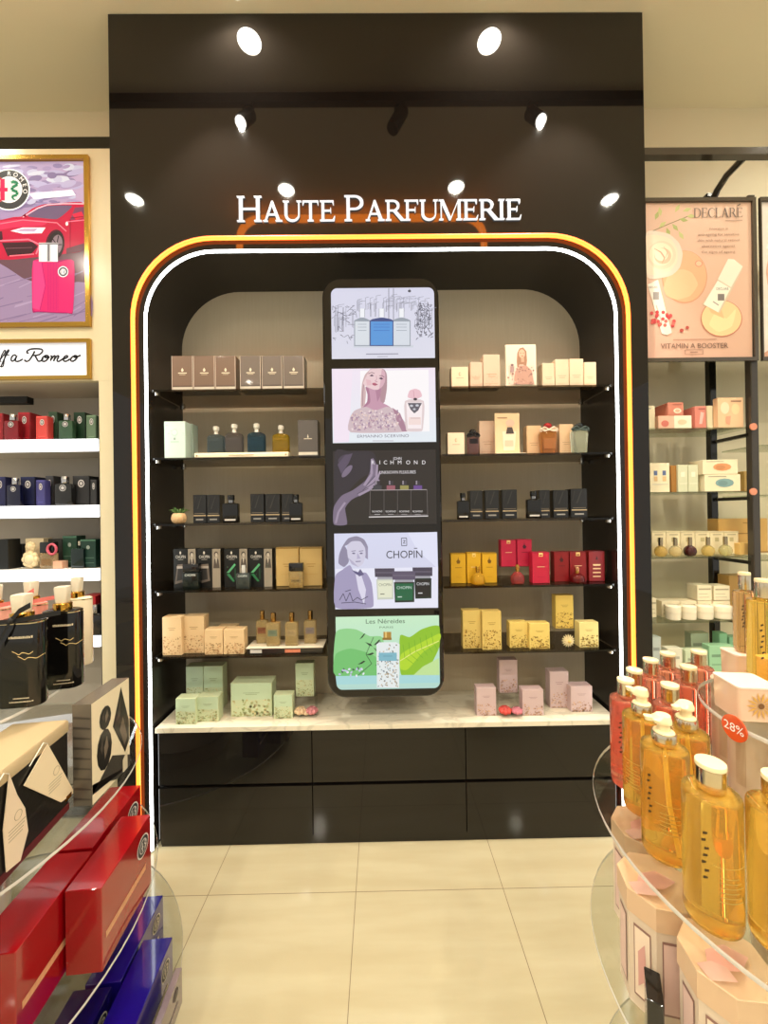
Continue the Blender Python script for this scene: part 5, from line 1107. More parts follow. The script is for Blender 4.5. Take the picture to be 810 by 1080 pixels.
for i in range(22): A.ell(685+rgq.random()*26,328+rgq.random()*16,1.9,1.9,rgq.choice([C(206,70,70),C(190,50,56),C(222,100,90)]),n=8,up=(i%4==0))
A.ell(719,348.5,2,2,C(176,70,60)); A.ell(725,345.5,1.8,1.8,C(176,70,60))
# printed heading in serif capitals
gx = 731.5; gh = 10.0; sc_ = (RY-.01)/F
tot = sum(glyph(c)[0] for c in 'DECLARE'); kx = 52/(tot*gh); A.k += 1
for c in 'DECLARE':
    wd_, gs = glyph(c)
    for g in gs: A.mb.poly([A.pt(gx+px*gh*kx, 229.5-(gx-731)*.012-pz*gh) for px,pz in g], C(96,76,64))
    gx += wd_*gh*kx
A.line([(778,217),(781,215)],.9,C(96,76,64)); A.line([(765,232.6),(783,232.2)],.8,C(170,136,116))
for i, (tt, w_) in enumerate((('innovation in',20),('anti-ageing for sensitive',44),('skin with natural retinol',45),('alternative against',36),('the signs of ageing',36))): A.text(tt, 758-i*.1, 242.3+i*6.1, 2.7, C(150,112,94), width=w_)
A.line([(710,358.3),(756,357.6)],.7,C(176,130,110)); A.text('VITAMIN A BOOSTER', 732.5, 367.2, 5.4, C(120,92,78), width=72); A.line([(722.5,369),(741.5,368.8),(741.7,373.6),(722.7,373.8),(722.5,369)],.5,C(150,112,94)); A.line([(728,371.4),(736,371.2)],.8,C(150,112,94))
A.mb.build('poster_picture', CARD, po, fixn=False)
# ---- second poster, cut by the frame edge
xa2, xb2 = P(800.5,300,RY).x, P(925,300,RY).x
po = thing('framed_poster', 'dark framed poster of a face at the right edge of the photo', 'poster', (xa2+.3,RY-.014,za)); org = (xa2+.3,RY-.014,za)
dark_frame(po, org, xa2, xb2, za, zb_, RY-.015)
b = MB(); b.box(xa2+.002,RY-.004,za+.002,xb2-.002,RY-.0015,zb_-.002,C(60,55,50)); loc_shift(b,org).build('backing_board', MATTE, po)
A = Art(RY-.0045, .0004); A.org = Vector(org)
A.auto = True
A.poly([(803,210),(921,209),(922.5,378),(805,378.5)], [C(222,214,204)]*4)
A.poly([(822,258),(846,236),(882,234),(906,256),(912,310),(904,366),(884,330),(838,330),(818,350),(812,300)], C(96,70,54))
A.poly([(846,330),(886,330),(890,356),(916,372),(921,378),(806,378),(816,366),(842,354)], C(200,152,126))
A.poly([(808,288),(814,262),(836,248),(868,248),(888,268),(892,302),(880,334),(858,350),(838,346),(816,324)], C(212,166,140))
for x in (830,866): A.poly([(x-9,288),(x,283),(x+9,288),(x,291)], C(236,226,216)); A.ell(x,287,3.4,3.4,C(70,52,44)); A.line([(x-11,279),(x,275),(x+11,278)],2,C(90,66,54))
A.line([(850,288),(853,304),(845,308)],1.4,C(180,132,110)); A.poly([(836,324),(848,320),(860,324),(848,331)], C(184,96,98))
A.mb.build('poster_picture', CARD, po, fixn=False)
# ---- goods on the rack
def rbox(nm, px, k, c, Y, dep=.08, art=None, group=None, base=0.0, name='skincare_box', zs=None):
    return carton(name, nm, 'box', px, (RSZ[k] if zs is None else zs)+base, dep, c, art, CARD, Y, group, seed=int(px[0]))
CRM = C(232,220,186); PNK = C(214,140,118)
def a_sk(ink, blob=None):
    def f(F_, rg):
        F_.rect(.1,.86,.6,.90,ink)
        if blob: F_.ell(.55,.5,.26,.26,blob); F_.ell(.5,.48,.14,.16,mul(blob,.8))
    return f
gk = 'skincare boxes on the metal rack'
rbox('white box end at the far left of the top rack shelf', (680,691,428,451), 0, CRM, 1.95, .1, a_sk(C(150,150,150)), gk)
t0 = rbox('long pink and white box, lower of the stack on the top rack shelf', (694,729.5,438.5,450.5), 0, C(222,176,150), 1.93, .12, lambda F_,rg: (F_.rect(.48,0,1,1,C(236,222,196)), F_.ell(.2,.4,.12,.25,C(200,110,96)), F_.ell(.72,.5,.14,.2,C(226,196,160))), gk)
hh = P(700,438.5,1.93).z-RSZ[0]
rbox('rose box printed with a jar, upper of the stack on the top rack shelf', (704.5,721,424.5,438.5), 0, C(200,126,104), 1.93, .12, lambda F_,rg: (F_.ell(.6,.35,.26,.2,C(236,216,190)), F_.ell(.6,.35,.16,.12,C(214,170,140)), F_.rect(.3,.8,.9,.86,C(160,90,76))), gk, hh+.001)
rbox('rose box printed with a tube, right of the stack on the top rack shelf', (733,745,428.5,450), 0, C(206,126,110), 1.93, .12, lambda F_,rg: (F_.poly([(.35,.2),(.6,.2),(.8,.7),(.5,.75)],C(226,180,170)), F_.rect(.3,.85,.9,.9,C(150,80,70))), gk)
rbox('white box beside the dark rack post on the top rack shelf', (745.5,752,428,450), 0, CRM, 1.96, .08, None, gk)
rbox('square peach picture box right of the dark rack post', (757,784.5,419.5,450), 0, C(228,190,150), 1.93, .03, lambda F_,rg: (F_.ell(.27,.66,.17,.2,C(240,216,184)), F_.ell(.68,.62,.16,.18,C(236,206,160)), F_.poly([(.3,.15),(.45,.1),(.5,.4),(.3,.38)],C(226,160,130)), F_.rect(.5,.86,.9,.9,C(150,110,90))), gk)
rbox('white card box with blue squares on the second rack shelf', (685.5,706.5,488.5,518.5), 1, CRM, 1.93, .05, lambda F_,rg: [F_.rect(u-.09,v-.08,u+.09,v+.08,c) for u,v,c in ((.28,.66,C(96,112,150)),(.72,.66,C(96,112,150)),(.28,.46,C(214,180,130)),(.72,.46,C(214,180,130)))]+[F_.rect(.1,.26,.9,.28,C(190,190,180))], gk)
rbox('brown box edge beside the card box on the second rack shelf', (708,714,491,518.5), 1, C(160,112,50), 1.94, .06, None, gk)
for px, nm in (((715,725.5,490.5,518),'left'),((726,736.5,490.5,518),'right')): rbox('%s pale green box of the pair on the second rack shelf' % nm, px, 1, C(206,208,176), 1.93, .05, lambda F_,rg: (F_.rect(.3,.56,.7,.74,C(232,230,206)), F_.rect(.1,.3,.9,.32,C(236,232,210))), gk)
rbox('long cream box with teal motif, lower of the stack on the second rack shelf', (743,781.5,500.5,518), 1, CRM, 1.92, .09, a_sk(C(150,140,120),C(126,160,160)), gk)
hh = P(760,500.5,1.92).z-RSZ[1]
rbox('long cream box with orange motif, upper of the stack on the second rack shelf', (741,778.5,485,500.5), 1, CRM, 1.92, .09, a_sk(C(150,140,120),C(220,150,100)), gk, hh+.001)
rbox('small gold box near the front rack post on the second shelf', (785,795,497,518), 1, C(196,160,90), 1.98, .06, None, gk)
for i in range(6):
    x0 = 687.5+i*15.3
    rbox('white perfume box, %s in the row on the third rack shelf' % ['first','second','third','fourth','fifth','sixth'][i], (x0,x0+15,560.5,585.5), 2, C(232,218,178), 1.98, .06, lambda F_,rg: (F_.rect(.36,.56,.64,.74,C(190,176,130)), F_.rect(.0,.94,1,1,C(214,200,160)), F_.rect(.2,.84,.8,.88,C(180,166,130))), gk)
for x, c, nm in ((697.5,C(226,196,120),'honey'),(713,C(232,216,170),'pale cream'),(728.5,C(56,14,18),'dark maroon'),(747.5,C(222,200,130),'light amber'),(766,C(216,210,160),'pale green')):
    zc = RSZ[2]; q = P(x,580,1.93); r = .028
    t = thing('round_bottle', 'round %s bottle with tall silver neck on the third rack shelf' % nm, 'bottle', (q.x,1.935,zc+.0006), group='round bottles on the third rack shelf')
    b = MB(); b.lathe([(.012,0),(.022,.004),(.028,.018),(.0285,.028),(.025,.040),(.016,.050),(.009,.054)], c, 18); b.build('glass_body', GLOSS if c[0] < .2 else GLASS, t)
    b = MB(); b.lathe([(.010,.0545),(.010,.094),(.008,.096)], C(176,160,130), 12); b.build('neck_cap', METAL, t)
def a_gb(F_, rg): F_.rect(.1,.55,.8,.58,C(150,110,50)); F_.rect(.5,.86,.8,.88,C(140,100,44)); F_.rect(0,.0,1,.05,C(160,120,60))
rbox('wide gold carton behind the posts above the third rack shelf', (757.5,810,547,586), 2, C(206,164,92), 2.03, .07, a_gb, gk)
rbox('gold box before the wide gold carton on the third rack shelf', (780,797,573,587), 2, C(214,176,104), 1.95, .06, None, gk)
rbox('tan carton high behind the front post on the fourth rack shelf', (769,800,607,652), 3, C(190,150,84), 2.03, .07, a_gb, gk)
def a_wl(F_, rg): F_.rect(.08,.70,.92,.80,C(176,164,134)); F_.rect(.08,.42,.7,.46,C(196,184,150)); F_.rect(.08,.2,.8,.24,C(196,184,150))
for px, Y, base, nm in (((686,692.5,631,646),1.985,0,'small white box at the far left of the fourth rack shelf'),((698,717.5,634,655),1.985,0,'low white box, left one behind the jars'),((718,735,634,655),1.985,0,'low white box, middle one behind the jars'),((736,751,634,655),1.985,0,'low white box, right one behind the jars'),((752,770.5,634,655),1.985,0,'low white box beside the dark rack post')):
    rbox(nm, px, 3, C(234,222,190), Y, .07, a_wl, gk, base, zs=RSZ[3])
hh = P(735,634,1.985).z-RSZ[3]+.002
rbox('stacked white box left of the rack post on the fourth shelf', (735.5,751,617.5,633.5), 3, C(236,226,196), 1.985, .07, a_wl, gk, hh)
rbox('stacked white box right of the rack post on the fourth shelf', (753,770,618,634), 3, C(236,226,196), 1.985, .07, a_wl, gk, hh)
for x0, x1, nm in ((708,722.5,'leftmost'),(724.5,739,'second'),(741.5,757.5,'third'),(759.5,778,'rightmost')):
    a_, c_ = P(x0,648,1.915), P(x1,648,1.915); w_ = c_.x-a_.x; hj = P(x0,640,1.915).z-RSZ[3]
    t = thing('cream_jar', '%s low white cream jar at the front of the fourth rack shelf' % nm, 'jar', ((a_.x+c_.x)/2,1.914+w_/2,RSZ[3]+.0006), group='cream jars')
    b = MB(); b.lathe([(w_*.42,0),(w_*.47,.004),(w_*.48,hj*.52)], C(230,220,196), 24); b.build('jar_body', GLOSS, t)
    b = MB(); b.lathe([(w_*.49,hj*.53),(w_*.5,hj*.6),(w_*.49,hj*.94),(w_*.40,hj)], C(240,230,204), 24); b.build('jar_lid', GLOSS, t)
cx, Y, w_, h_ = place(778,786.5,640,653,RSZ[3],1.906)
b = MB(); b.box(-w_/2,0,0,w_/2,.004,h_,C(196,50,44)); b.box(-w_*.08,-.0008,h_*.22,w_*.08,0,h_*.78,C(240,236,230)); b.box(-w_*.3,-.0008,h_*.42,-w_*.081,0,h_*.58,C(240,236,230)); b.box(w_*.081,-.0008,h_*.42,w_*.3,0,h_*.58,C(240,236,230))
tag(b.build('cross_card', CARD, None, (cx,1.906,RSZ[3]+.0006)), 'small red card with white cross on the fourth rack shelf', 'card')
MN = C(150,196,158)
for px, Y, c, nm in (((688,697.5,672,705),1.96,C(200,210,206),'pale blue white box low on the lowest rack shelf'),((704,720,684,712),1.93,C(222,218,196),'white box low on the lowest rack shelf'),((723,747,686,712),1.92,C(196,208,176),'pale green box with red flower marks on the lowest rack shelf'),((729,748,668,700),2.03,C(178,190,160),'grey green box at the back of the lowest rack shelf'),((748,774,681,712),1.925,MN,'mint box before the taller mint boxes on the lowest rack shelf'),((759,767.5,668,705),1.99,C(132,186,146),'tall mint box, left of a pair on the lowest rack shelf'),((769.5,786,672,708),1.99,C(140,190,152),'tall mint box, right of a pair on the lowest rack shelf')):
    def a_mn(F_, rg, c=c): F_.rect(.1,.66,.8,.74,mul(c,.55)); F_.rect(.1,.42,.5,.46,mul(c,.7)); (F_.ell(.2,.3,.08,.1,C(190,70,70)), F_.ell(.8,.16,.08,.1,C(190,70,70))) if 'flower' in nm else None
    carton('skincare_box', nm, 'box', px, RSZ[4], .045, c, a_mn, CARD, Y, gk)
# ============================================================ ROUND DISPLAY STAND, LEFT FOREGROUND
def acrylic_stand(label, cx, cy, tiers, col_r, col, extra=None):
    t = thing('tiered_display_stand', label, 'display stand', (cx,cy,0))
    zs = sorted(tiers)
    for z, r in tiers:
        b = MB(); b.lathe([(r-.003,-.008),(r,-.006),(r,-.001),(r-.003,0)], (.90,.91,.89), 72, mi=0)
        b.build('tier', CLEAR, t, (0,0,z), sharp=50)
        b = MB(); b.lathe([(r+.0004,-.0079),(r+.0016,-.004),(r+.0004,-.0001)], C(236,232,224), 72, cap=False); b.build('tier_edge', RIM, t, (0,0,z))
    prev = 0.0
    for z, r in zs:
        b = MB(); rr = col_r if z < zs[-1][0] else col_r*.45
        b.lathe([(rr,prev+.0005),(rr,z-.0085)], col, 40); b.build('column', GLOSS, t); prev = z
    return t
RIM = attr_mat('acrylic_edge', .15, trans=.35, coat=.5)
LC_ = (-1.33, 1.02); TZ = (1.0865, .806, .432, .10)
acrylic_stand('round clear acrylic display stand of stacked tiers at the left edge', LC_[0], LC_[1], [(TZ[0],.42),(TZ[1],.585),(TZ[2],.628),(TZ[3],.70)], .25, C(206,200,190))
def oval_bottle(label, px, py, body, cap, gold, w, h, dd=.5, rot=0, group=None, script=None, ribbon=None, lotion=False):
    p = G(px, py, TZ[0]); t = thing('lotion_bottle', label, 'bottle', (p.x,p.y+w*dd*.5,TZ[0]+.0006), rot, group)
    d = w*dd; b = MB(); r = d*.499
    b.loft([(0,w*.94,d*.9,r*.9),(.005,w,d,r),(h*.96,w,d,r),(h*.985,w*.97,d*.95,r*.94),(h,w*.8,d*.7,r*.7)], body, 8); b.build('bottle_body', GLOSS, t)
    b = MB(); b.loft([(h*.962,w*1.012,d*1.02,r),(h*.975,w*1.012,d*1.02,r)], C(226,206,160), 8); b.build('shoulder_band', METAL, t)
    b = MB(); b.lathe([(w*.22,h*.985),(w*.23,h+.004),(w*.23,h+.016),(w*.21,h+.018)], gold, 24); b.build('gold_collar', METAL, t)
    b = MB(); b.loft([(h+.0185,w*.27,w*.27,.006),(h+.022,w*.29,w*.29,.006),(h+.060,w*.34,w*.34,.007),(h+.064,w*.32,w*.32,.007)], cap, 4); b.build('cap', FROST, t)
    if script:
        b = MB(); y = lambda x: -d*.5*math.sqrt(max(0,1-(abs(x)-w/2+r)**2/r**2 if abs(x) > w/2-r else 1))-.0012
        x0 = w*.14
        for k, (z, wd, hh) in enumerate(((h*.80,.62,.006),(h*.11,.42,.003),(h*.07,.62,.003))):
            n = 12
            for i in range(n):
                xa, xb = x0-w*wd/2*.8+w*wd*.8*i/n, x0-w*wd/2*.8+w*wd*.8*(i+.7)/n; b.poly([(xa,y(xa),z),(xb,y(xb),z),(xb,y(xb),z+hh*(.7+.3*(i%2))),(xa,y(xa),z+hh)], C(206,190,160))
        for j, (z, xs) in enumerate(((h*.63,-.18),(h*.57,-.06))):
            pts = smooth([(x0+w*(xs+.07*i), z+.0028*math.sin(i*2.3)+(.006 if i == 0 else 0)) for i in range(7)], 5)
            for (xa,za),(xb,zb) in zip(pts, pts[1:]): b.poly([(xa,y(xa),za-.0009),(xb,y(xb),zb-.0009),(xb,y(xb),zb+.0009),(xa,y(xa),za+.0009)], C(220,190,130))
        b.build('gold_print', MATTE, t, fixn=False)
    if ribbon:
        b = MB(); z0 = h+.004; yy = -d*.55
        def strip(pts, wv):
            for (x0,y0,z0_),(x1,y1,z1_) in zip(pts, pts[1:]): b.add([(x0,y0,z0_-wv),(x1,y1,z1_-wv),(x1,y1,z1_+wv),(x0,y0,z0_+wv)], [(0,1,2,3)], ribbon)
        strip([(-w*.6,yy,z0-.006),(0,yy-.006,z0-.002),(w*.5,yy-.004,z0+.006),(w*.95,yy+.01,z0+.012)], .006)
        strip([(0,yy-.008,z0),(w*.2,yy-.012,z0+.024),(w*.42,yy-.008,z0+.038)], .007); strip([(0,yy-.008,z0),(-w*.12,yy-.012,z0-.03),(-w*.30,yy-.01,z0-.065)], .007)
        b.tube([(-w*.27,0,z0-.004),(0,-w*.27,z0-.004),(w*.27,0,z0-.004),(0,w*.27,z0-.004)], .004, ribbon, 6, closed=True)
        b.ball((0,yy-.004,z0), .009, ribbon, 8); b.build('ribbon_bow', MATTE, t, fixn=False)
    return t
GC_ = C(206,160,70); FC = C(240,230,206)
oval_bottle('black lotion bottle tied with a black ribbon on the top left tier', 14, 748, C(14,13,12), FC, GC_, .108, .222, .5, R_(8), None, True, C(14,13,13))
oval_bottle('black lotion bottle with gold collar right of the ribboned one', 59, 728, C(14,13,12), FC, GC_, .098, .222, .55, R_(12), None, True)
oval_bottle('white lotion bottle behind the black one on the top left tier', 77, 703, C(224,208,176), FC, GC_, .086, .222, .5, R_(10))
oval_bottle('pink lotion bottle with pink ribbon at the back of the top left tier', 27, 713, C(206,130,110), FC, GC_, .09, .222, .5, 0, None, False, C(214,110,100))
oval_bottle('pink lotion bottle at the left frame edge on the top left tier', -13, 722, C(214,150,130), FC, GC_, .09, .222, .5, 0, None, False, C(214,110,100))
# ---- middle tier
TM = TZ[1]+.0006
q = G(97,850,TZ[1]); wz = P(97.5,743,q.y).z-TM
t = thing('gift_box', 'white gift box with black gem shapes wrapped in film on the middle left tier', 'gift box', (q.x-.024,q.y,TM), R_(3)); dd_ = .165; ww = .048
b = MB(); b.box(-ww/2,0,0,ww/2,dd_,wz,C(92,84,74)); X = ww/2+.0006
b.poly([(X,0,0),(X,dd_,0),(X,dd_,wz),(X,0,wz)], C(228,214,182)); X += .0006
def sp(pts, c, sh=0):
    b.poly([(X+sh,u*dd_,v*wz) for u,v in pts], c)
sp([(.98,.52),(.98,.30),(.86,.20),(.52,.60),(.76,.96)], C(26,24,24)); sp([(.70,.50),(.84,.28),(.92,.36),(.80,.62)], C(96,84,72),.0005); sp([(.62,.62),(.74,.88),(.72,.66)], C(70,62,56),.0005)
for cu, cv, ru, rv in ((.33,.76,.15,.12),(.30,.44,.19,.21)):
    sp([(cu+ru*math.cos(R_(a)), cv+rv*math.sin(R_(a))) for a in range(0,360,30)], C(24,22,22)); sp([(cu+ru*.3,cv+rv*.6),(cu+ru*.5,cv),(cu,cv-rv*.5),(cu-ru*.1,cv+.1*rv)], C(110,98,84),.0005); sp([(cu-ru*.6,cv+rv*.2),(cu-ru*.2,cv+rv*.7),(cu-ru*.3,cv-rv*.2)], C(70,62,56),.0005)
sp([(.0,.20),(.6,.0),(1,.0),(1,.12),(.5,.30),(.0,.10)], C(60,56,50)); sp([(.78,.0),(.92,.0),(.92,.2),(.78,.14)], C(206,194,166),.0005)
for k in range(9): b.poly([(-ww/2+.002,-.0006,wz*(.06+.1*k)),(ww/2-.002,-.0006,wz*(.05+.1*k)),(ww/2-.002,-.0006,wz*(.065+.1*k)),(-ww/2+.002,-.0006,wz*(.085+.1*k))], C(62,56,50))
b.build('carton', WRAP, t, fixn=False)
q2 = G(79,852,TZ[1]); hz = P(79,758,q2.y).z-TM; Lb = .34; wb = .13
t = thing('gift_box', 'long black gift box with cream lid and fan tags on the middle left tier', 'gift box', (q2.x-wb/2-.012,q2.y-.012,TM), R_(7))
b = MB(); b.card(wb,Lb,hz-.03,C(24,22,20),.002); b.v = [(x,y-Lb/2,z) for x,y,z in b.v]
b.box(wb/2-.0004,-Lb,0,wb/2+.0012,0,.018,C(90,30,34))
b.build('box_base', WRAP, t, fixn=False)
b = MB(); b.loft([(hz-.0295,wb+.004,Lb+.004,.003,0,-Lb/2),(hz-.004,wb+.004,Lb+.004,.003,0,-Lb/2),(hz,wb-.002,Lb-.002,.003,0,-Lb/2)], C(176,156,120), 2); b.build('box_lid', CARD, t)
def tagc(name, pts, c):
    b = MB(); X0 = wb/2+.004
    b.prism(pts, 'x', X0, X0+.0015, c)
    b.tube([(X0+.001,pts[1][0],pts[1][1]),(X0+.006,pts[1][0]-.02,pts[1][1]+.014),(X0+.004,pts[1][0]-.06,hz-.032)], .0012, C(224,220,206), 5)
    cy_ = sum(p[0] for p in pts)/len(pts); cz_ = sum(p[1] for p in pts)/len(pts)
    n = 16; b.tube([(X0+.0018,cy_+.006+.010*math.cos(2*PI*k/n),cz_+.016+.010*math.sin(2*PI*k/n)) for k in range(n)], .0005, C(150,138,110), 4, closed=True)
    for k in range(4): b.box(X0+.0015,cy_-.02,cz_-.004-.007*k,X0+.0019,cy_+.026-.003*k,cz_-.0025-.007*k,C(160,148,120))
    b.build(name, CARD, t, fixn=False)
def yz(px, py):
    d = ray(px,py); Xw = q2.x-.012+.006; tt = Xw/d.x; return (d.y*tt-(q2.y-.012), d.z*tt+CAMZ-TM)
tagc('fan_tag', [yz(12.6,832),yz(43,787),yz(60,812),yz(77,838),yz(60,849)], C(232,214,180))
tagc('fan_tag', [yz(-14,880),yz(-6,820),yz(4,842),yz(14,856),yz(18,880),yz(8,912),yz(-10,925)], C(226,206,180))
# amber glint at the front corner, put in as a small metal block
y0, z0 = yz(73,833); b = MB(); b.box(wb/2+.002,y0-.02,z0-.022,wb/2+.006,y0,z0-.010,C(206,140,50)); b.build('amber_glint', METAL, t)
# ---- red boxes
def set_box(label, near, far_x, top_py, base_z, wd, c, group, face='right', seed=0, zt=None, L=None, name='perfume_gift_box', stripe=C(206,150,110), badge=C(214,206,200)):
    """long carton pointing away: near right corner pixel at its base or top, width, and length"""
    px, py = near; q = G(px, py, zt if zt else base_z); h = zt-base_z
    rz_ = R_(4.6)
    o = thing(name, label, 'gift box', (q.x,q.y,base_z+.0006), rz_, group)
    b = MB(); b.card(wd, L, h, c, .0015); b.v = [(x-wd/2,y+L/2,z) for x,y,z in b.v]; b.build('carton', WRAPB, o, fixn=False)
    b = MB(); X = .0008
    b.poly([(X,.0+L*.06,h*.33),(X,L*.86,h*.33),(X,L*.86,h*.41),(X,L*.06,h*.41)], stripe)
    for k in range(14): b.poly([(X+.0004,L*(.07+.057*k),h*.33),(X+.0004,L*(.075+.057*k),h*.33),(X+.0004,L*(.095+.057*k),h*.41),(X+.0004,L*(.09+.057*k),h*.41)], mul(stripe,.8))
    cu, cv, r = L*.80, h*.72, h*.15; N = 20
    for rr, cc_, k in ((1,badge,1),(.88,C(34,30,32),2),(.62,badge,3),(.54,C(60,54,54),4)): b.poly([(X+.0003*k,cu+rr*r*math.cos(2*PI*i/N),cv+rr*r*math.sin(2*PI*i/N)) for i in range(N)], cc_)
    X += .0016; b.poly([(X,cu-r*.34,cv-r*.06),(X,cu-.02*r,cv-r*.06),(X,cu-.02*r,cv+r*.06),(X,cu-r*.34,cv+r*.06)], badge); b.poly([(X,cu-r*.23,cv-r*.4),(X,cu-r*.11,cv-r*.4),(X,cu-r*.11,cv+r*.4),(X,cu-r*.23,cv+r*.4)], badge)
    sn_ = [(.10,.42),(.32,.30),(.14,.08),(.34,-.10),(.12,-.36)]
    for (u0,v0),(u1,v1) in zip(sn_, sn_[1:]): b.poly([(X,cu+u0*r,cv+v0*r),(X,cu+u0*r+.16*r,cv+v0*r),(X,cu+u1*r+.16*r,cv+v1*r),(X,cu+u1*r,cv+v1*r)], badge)
    b.build('badge_print', CARD, o, fixn=False); return o
WRAPB = attr_mat('glossy_carton', .14, coat=.6)
RC = C(142,6,16); RT = .642
gr = 'red gift boxes on the lower left tier'
set_box('red gift box nearest the aisle on the lower left tier', (107,937), 0, 0, TZ[2], .087, RC, gr, zt=RT, L=.238)
set_box('red gift box cut by the left edge of the photo', (16,1005), 0, 0, TZ[2], .105, RC, gr, zt=RT, L=.25)
set_box('red gift box at the back, behind the two nearer red ones', (97.5,894), 0, 0, TZ[2], .10, RC, gr, zt=RT, L=.25)
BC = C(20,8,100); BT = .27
gb = 'blue gift boxes on the lowest left tier'
def near_of(fx, fy, z, L): # near corner from the far corner
    q = G(fx, fy, z); a = R_(4.6); return Vector((q.x+math.sin(a)*L, q.y-math.cos(a)*L, z))
def set_box_far(label, far, wd, c, group, base_z, zt, L, **k):
    p = near_of(far[0], far[1], zt, L); d = p-Vector((0,0,CAMZ)); s = d.dot(_w); return set_box(label, (405+F*d.dot(_r)/s, 540-F*d.dot(_u)/s), 0, 0, base_z, wd, c, group, zt=zt, L=L, **k)
bs = dict(stripe=C(190,176,140), badge=C(196,186,160))
set_box_far('front blue gift box nearest the aisle, its top in full view', (182,988), .086, BC, gb, TZ[3], BT, .245, **bs)
set_box_far('blue gift box further back under the red tier', (172,944), .095, BC, gb, TZ[3], BT, .245, **bs)
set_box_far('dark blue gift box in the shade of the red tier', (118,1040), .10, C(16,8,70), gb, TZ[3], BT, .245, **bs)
set_box_far('slim mauve grey box at the outer edge of the lowest left tier', (192,1020), .019, C(110,96,100), None, TZ[3], .205, .22, stripe=C(120,106,108), badge=C(130,118,116))

# ============================================================ ROUND DISPLAY STAND, RIGHT FOREGROUND
RCX, RCY = .775, .67; BZ = .977; UZ = 1.20; OZ = .70
acrylic_stand('round clear acrylic display stand full of bottles at the right edge', RCX, RCY, [(UZ,.172),(BZ,.36),(OZ,.368),(.30,.36)], .10, C(214,196,170))
AMB = C(255,212,104); PNKB = C(250,166,140); CCAP = C(244,226,180)
def gel_bottle(label, x, y, col, kind='cap', r=.035, h=.186, z=BZ, group=None, rot=0):
    t = thing('body_wash_bottle', label, 'bottle', (x,y,z+.0006), rot, group)
    b = MB(); b.lathe([(r*.80,0),(r*.95,.004),(r,.012),(r,h-.004),(r*.97,h-.001),(r*.93,h),(r*.40,h+.0005),(r*.36,h+.003)], col, 36); b.build('bottle_body', LIQUID, t)
    b = MB(); n = 9
    for (z0, z1, a0, a1, c) in [(h*(.30+.035*k),h*(.308+.035*k),-118,-66-6*(k%3),mul(col,.42)) for k in range(6)]+[(h*.55,h*.556,-130,-60,mul(col,.5))]:
        for i in range(n):
            u, v = R_(a0+(a1-a0)*i/n), R_(a0+(a1-a0)*(i+1)/n); b.poly([((r+.0006)*math.cos(u),(r+.0006)*math.sin(u),z0),((r+.0006)*math.cos(v),(r+.0006)*math.sin(v),z0),((r+.0006)*math.cos(v),(r+.0006)*math.sin(v),z1),((r+.0006)*math.cos(u),(r+.0006)*math.sin(u),z1)], c)
    for k in range(7):                                    # dark script running up the side
        u = R_(-142+3*math.sin(k*2.1)); zc = h*(.42+.055*k); du = .07
        b.poly([((r+.0008)*math.cos(u-du),(r+.0008)*math.sin(u-du),zc),((r+.0008)*math.cos(u+du),(r+.0008)*math.sin(u+du),zc+.003),((r+.0008)*math.cos(u+du),(r+.0008)*math.sin(u+du),zc+.006),((r+.0008)*math.cos(u-du),(r+.0008)*math.sin(u-du),zc+.004)], C(60,40,16))
    b.build('printed_label', CARD, t, fixn=False)
    z1 = h+.0035
    if kind == 'cap':
        b = MB(); b.lathe([(r*.50,z1),(r*.52,z1+.002),(r*.52,z1+.031)], C(226,214,190), 28, cap=True); b.build('silver_collar', METAL, t)
        b = MB(); b.lathe([(r*.53,z1+.0315),(r*.54,z1+.034),(r*.52,z1+.0375),(r*.3,z1+.0385)], CCAP, 28); b.build('cap_top', GLOSS, t)
    else:
        b = MB(); b.lathe([(r*.50,z1),(r*.53,z1+.002),(r*.53,z1+.018),(r*.50,z1+.020)], C(226,214,190), 28); b.build('silver_collar', METAL, t)
        b = MB(); b.lathe([(r*.46,z1+.0205),(r*.44,z1+.022),(r*.28,z1+.024),(r*.27,z1+.036)], CCAP, 24)
        b.loft([(z1+.0362,r*.80,r*.74,r*.3,-r*.06,0),(z1+.042,r*.86,r*.78,r*.3,-r*.1,0),(z1+.049,r*.62,r*.6,r*.28,-r*.02,0)], CCAP, 4)
        b.loft([(z1+.0375,r*.5,r*.32,r*.14,-r*.55,0),(z1+.044,r*.55,r*.34,r*.14,-r*.58,0)], CCAP, 3); b.build('pump_head', GLOSS, t)
        b = MB(); b.tube([(0,0,z1),(r*.1,-r*.1,h*.5),(r*.35,-r*.2,.012)], .0028, C(240,210,140), 6); b.build('dip_tube', GLOSS, t)
    return t
ga, gp = 'amber body wash bottles', 'pink body wash bottles'
gel_bottle('amber bottle with plain cream cap, largest in front on the right stand', .472, .553, AMB, 'cap', .035, .186, BZ, ga)
gel_bottle('amber bottle with plain cap, cut by the right photo edge', .538, .520, AMB, 'cap', .035, .186, BZ, ga)
gel_bottle('amber pump bottle just left of the largest amber bottle', .483, .660, AMB, 'pump', .035, .186, BZ, ga, R_(-20))
gel_bottle('amber pump bottle leftmost on the right stand, before a pink one', .511, .757, AMB, 'pump', .034, .186, BZ, ga, R_(-60))
gel_bottle('amber pump bottle in the second row with head turned left', .556, .703, AMB, 'pump', .034, .186, BZ, ga, R_(10))
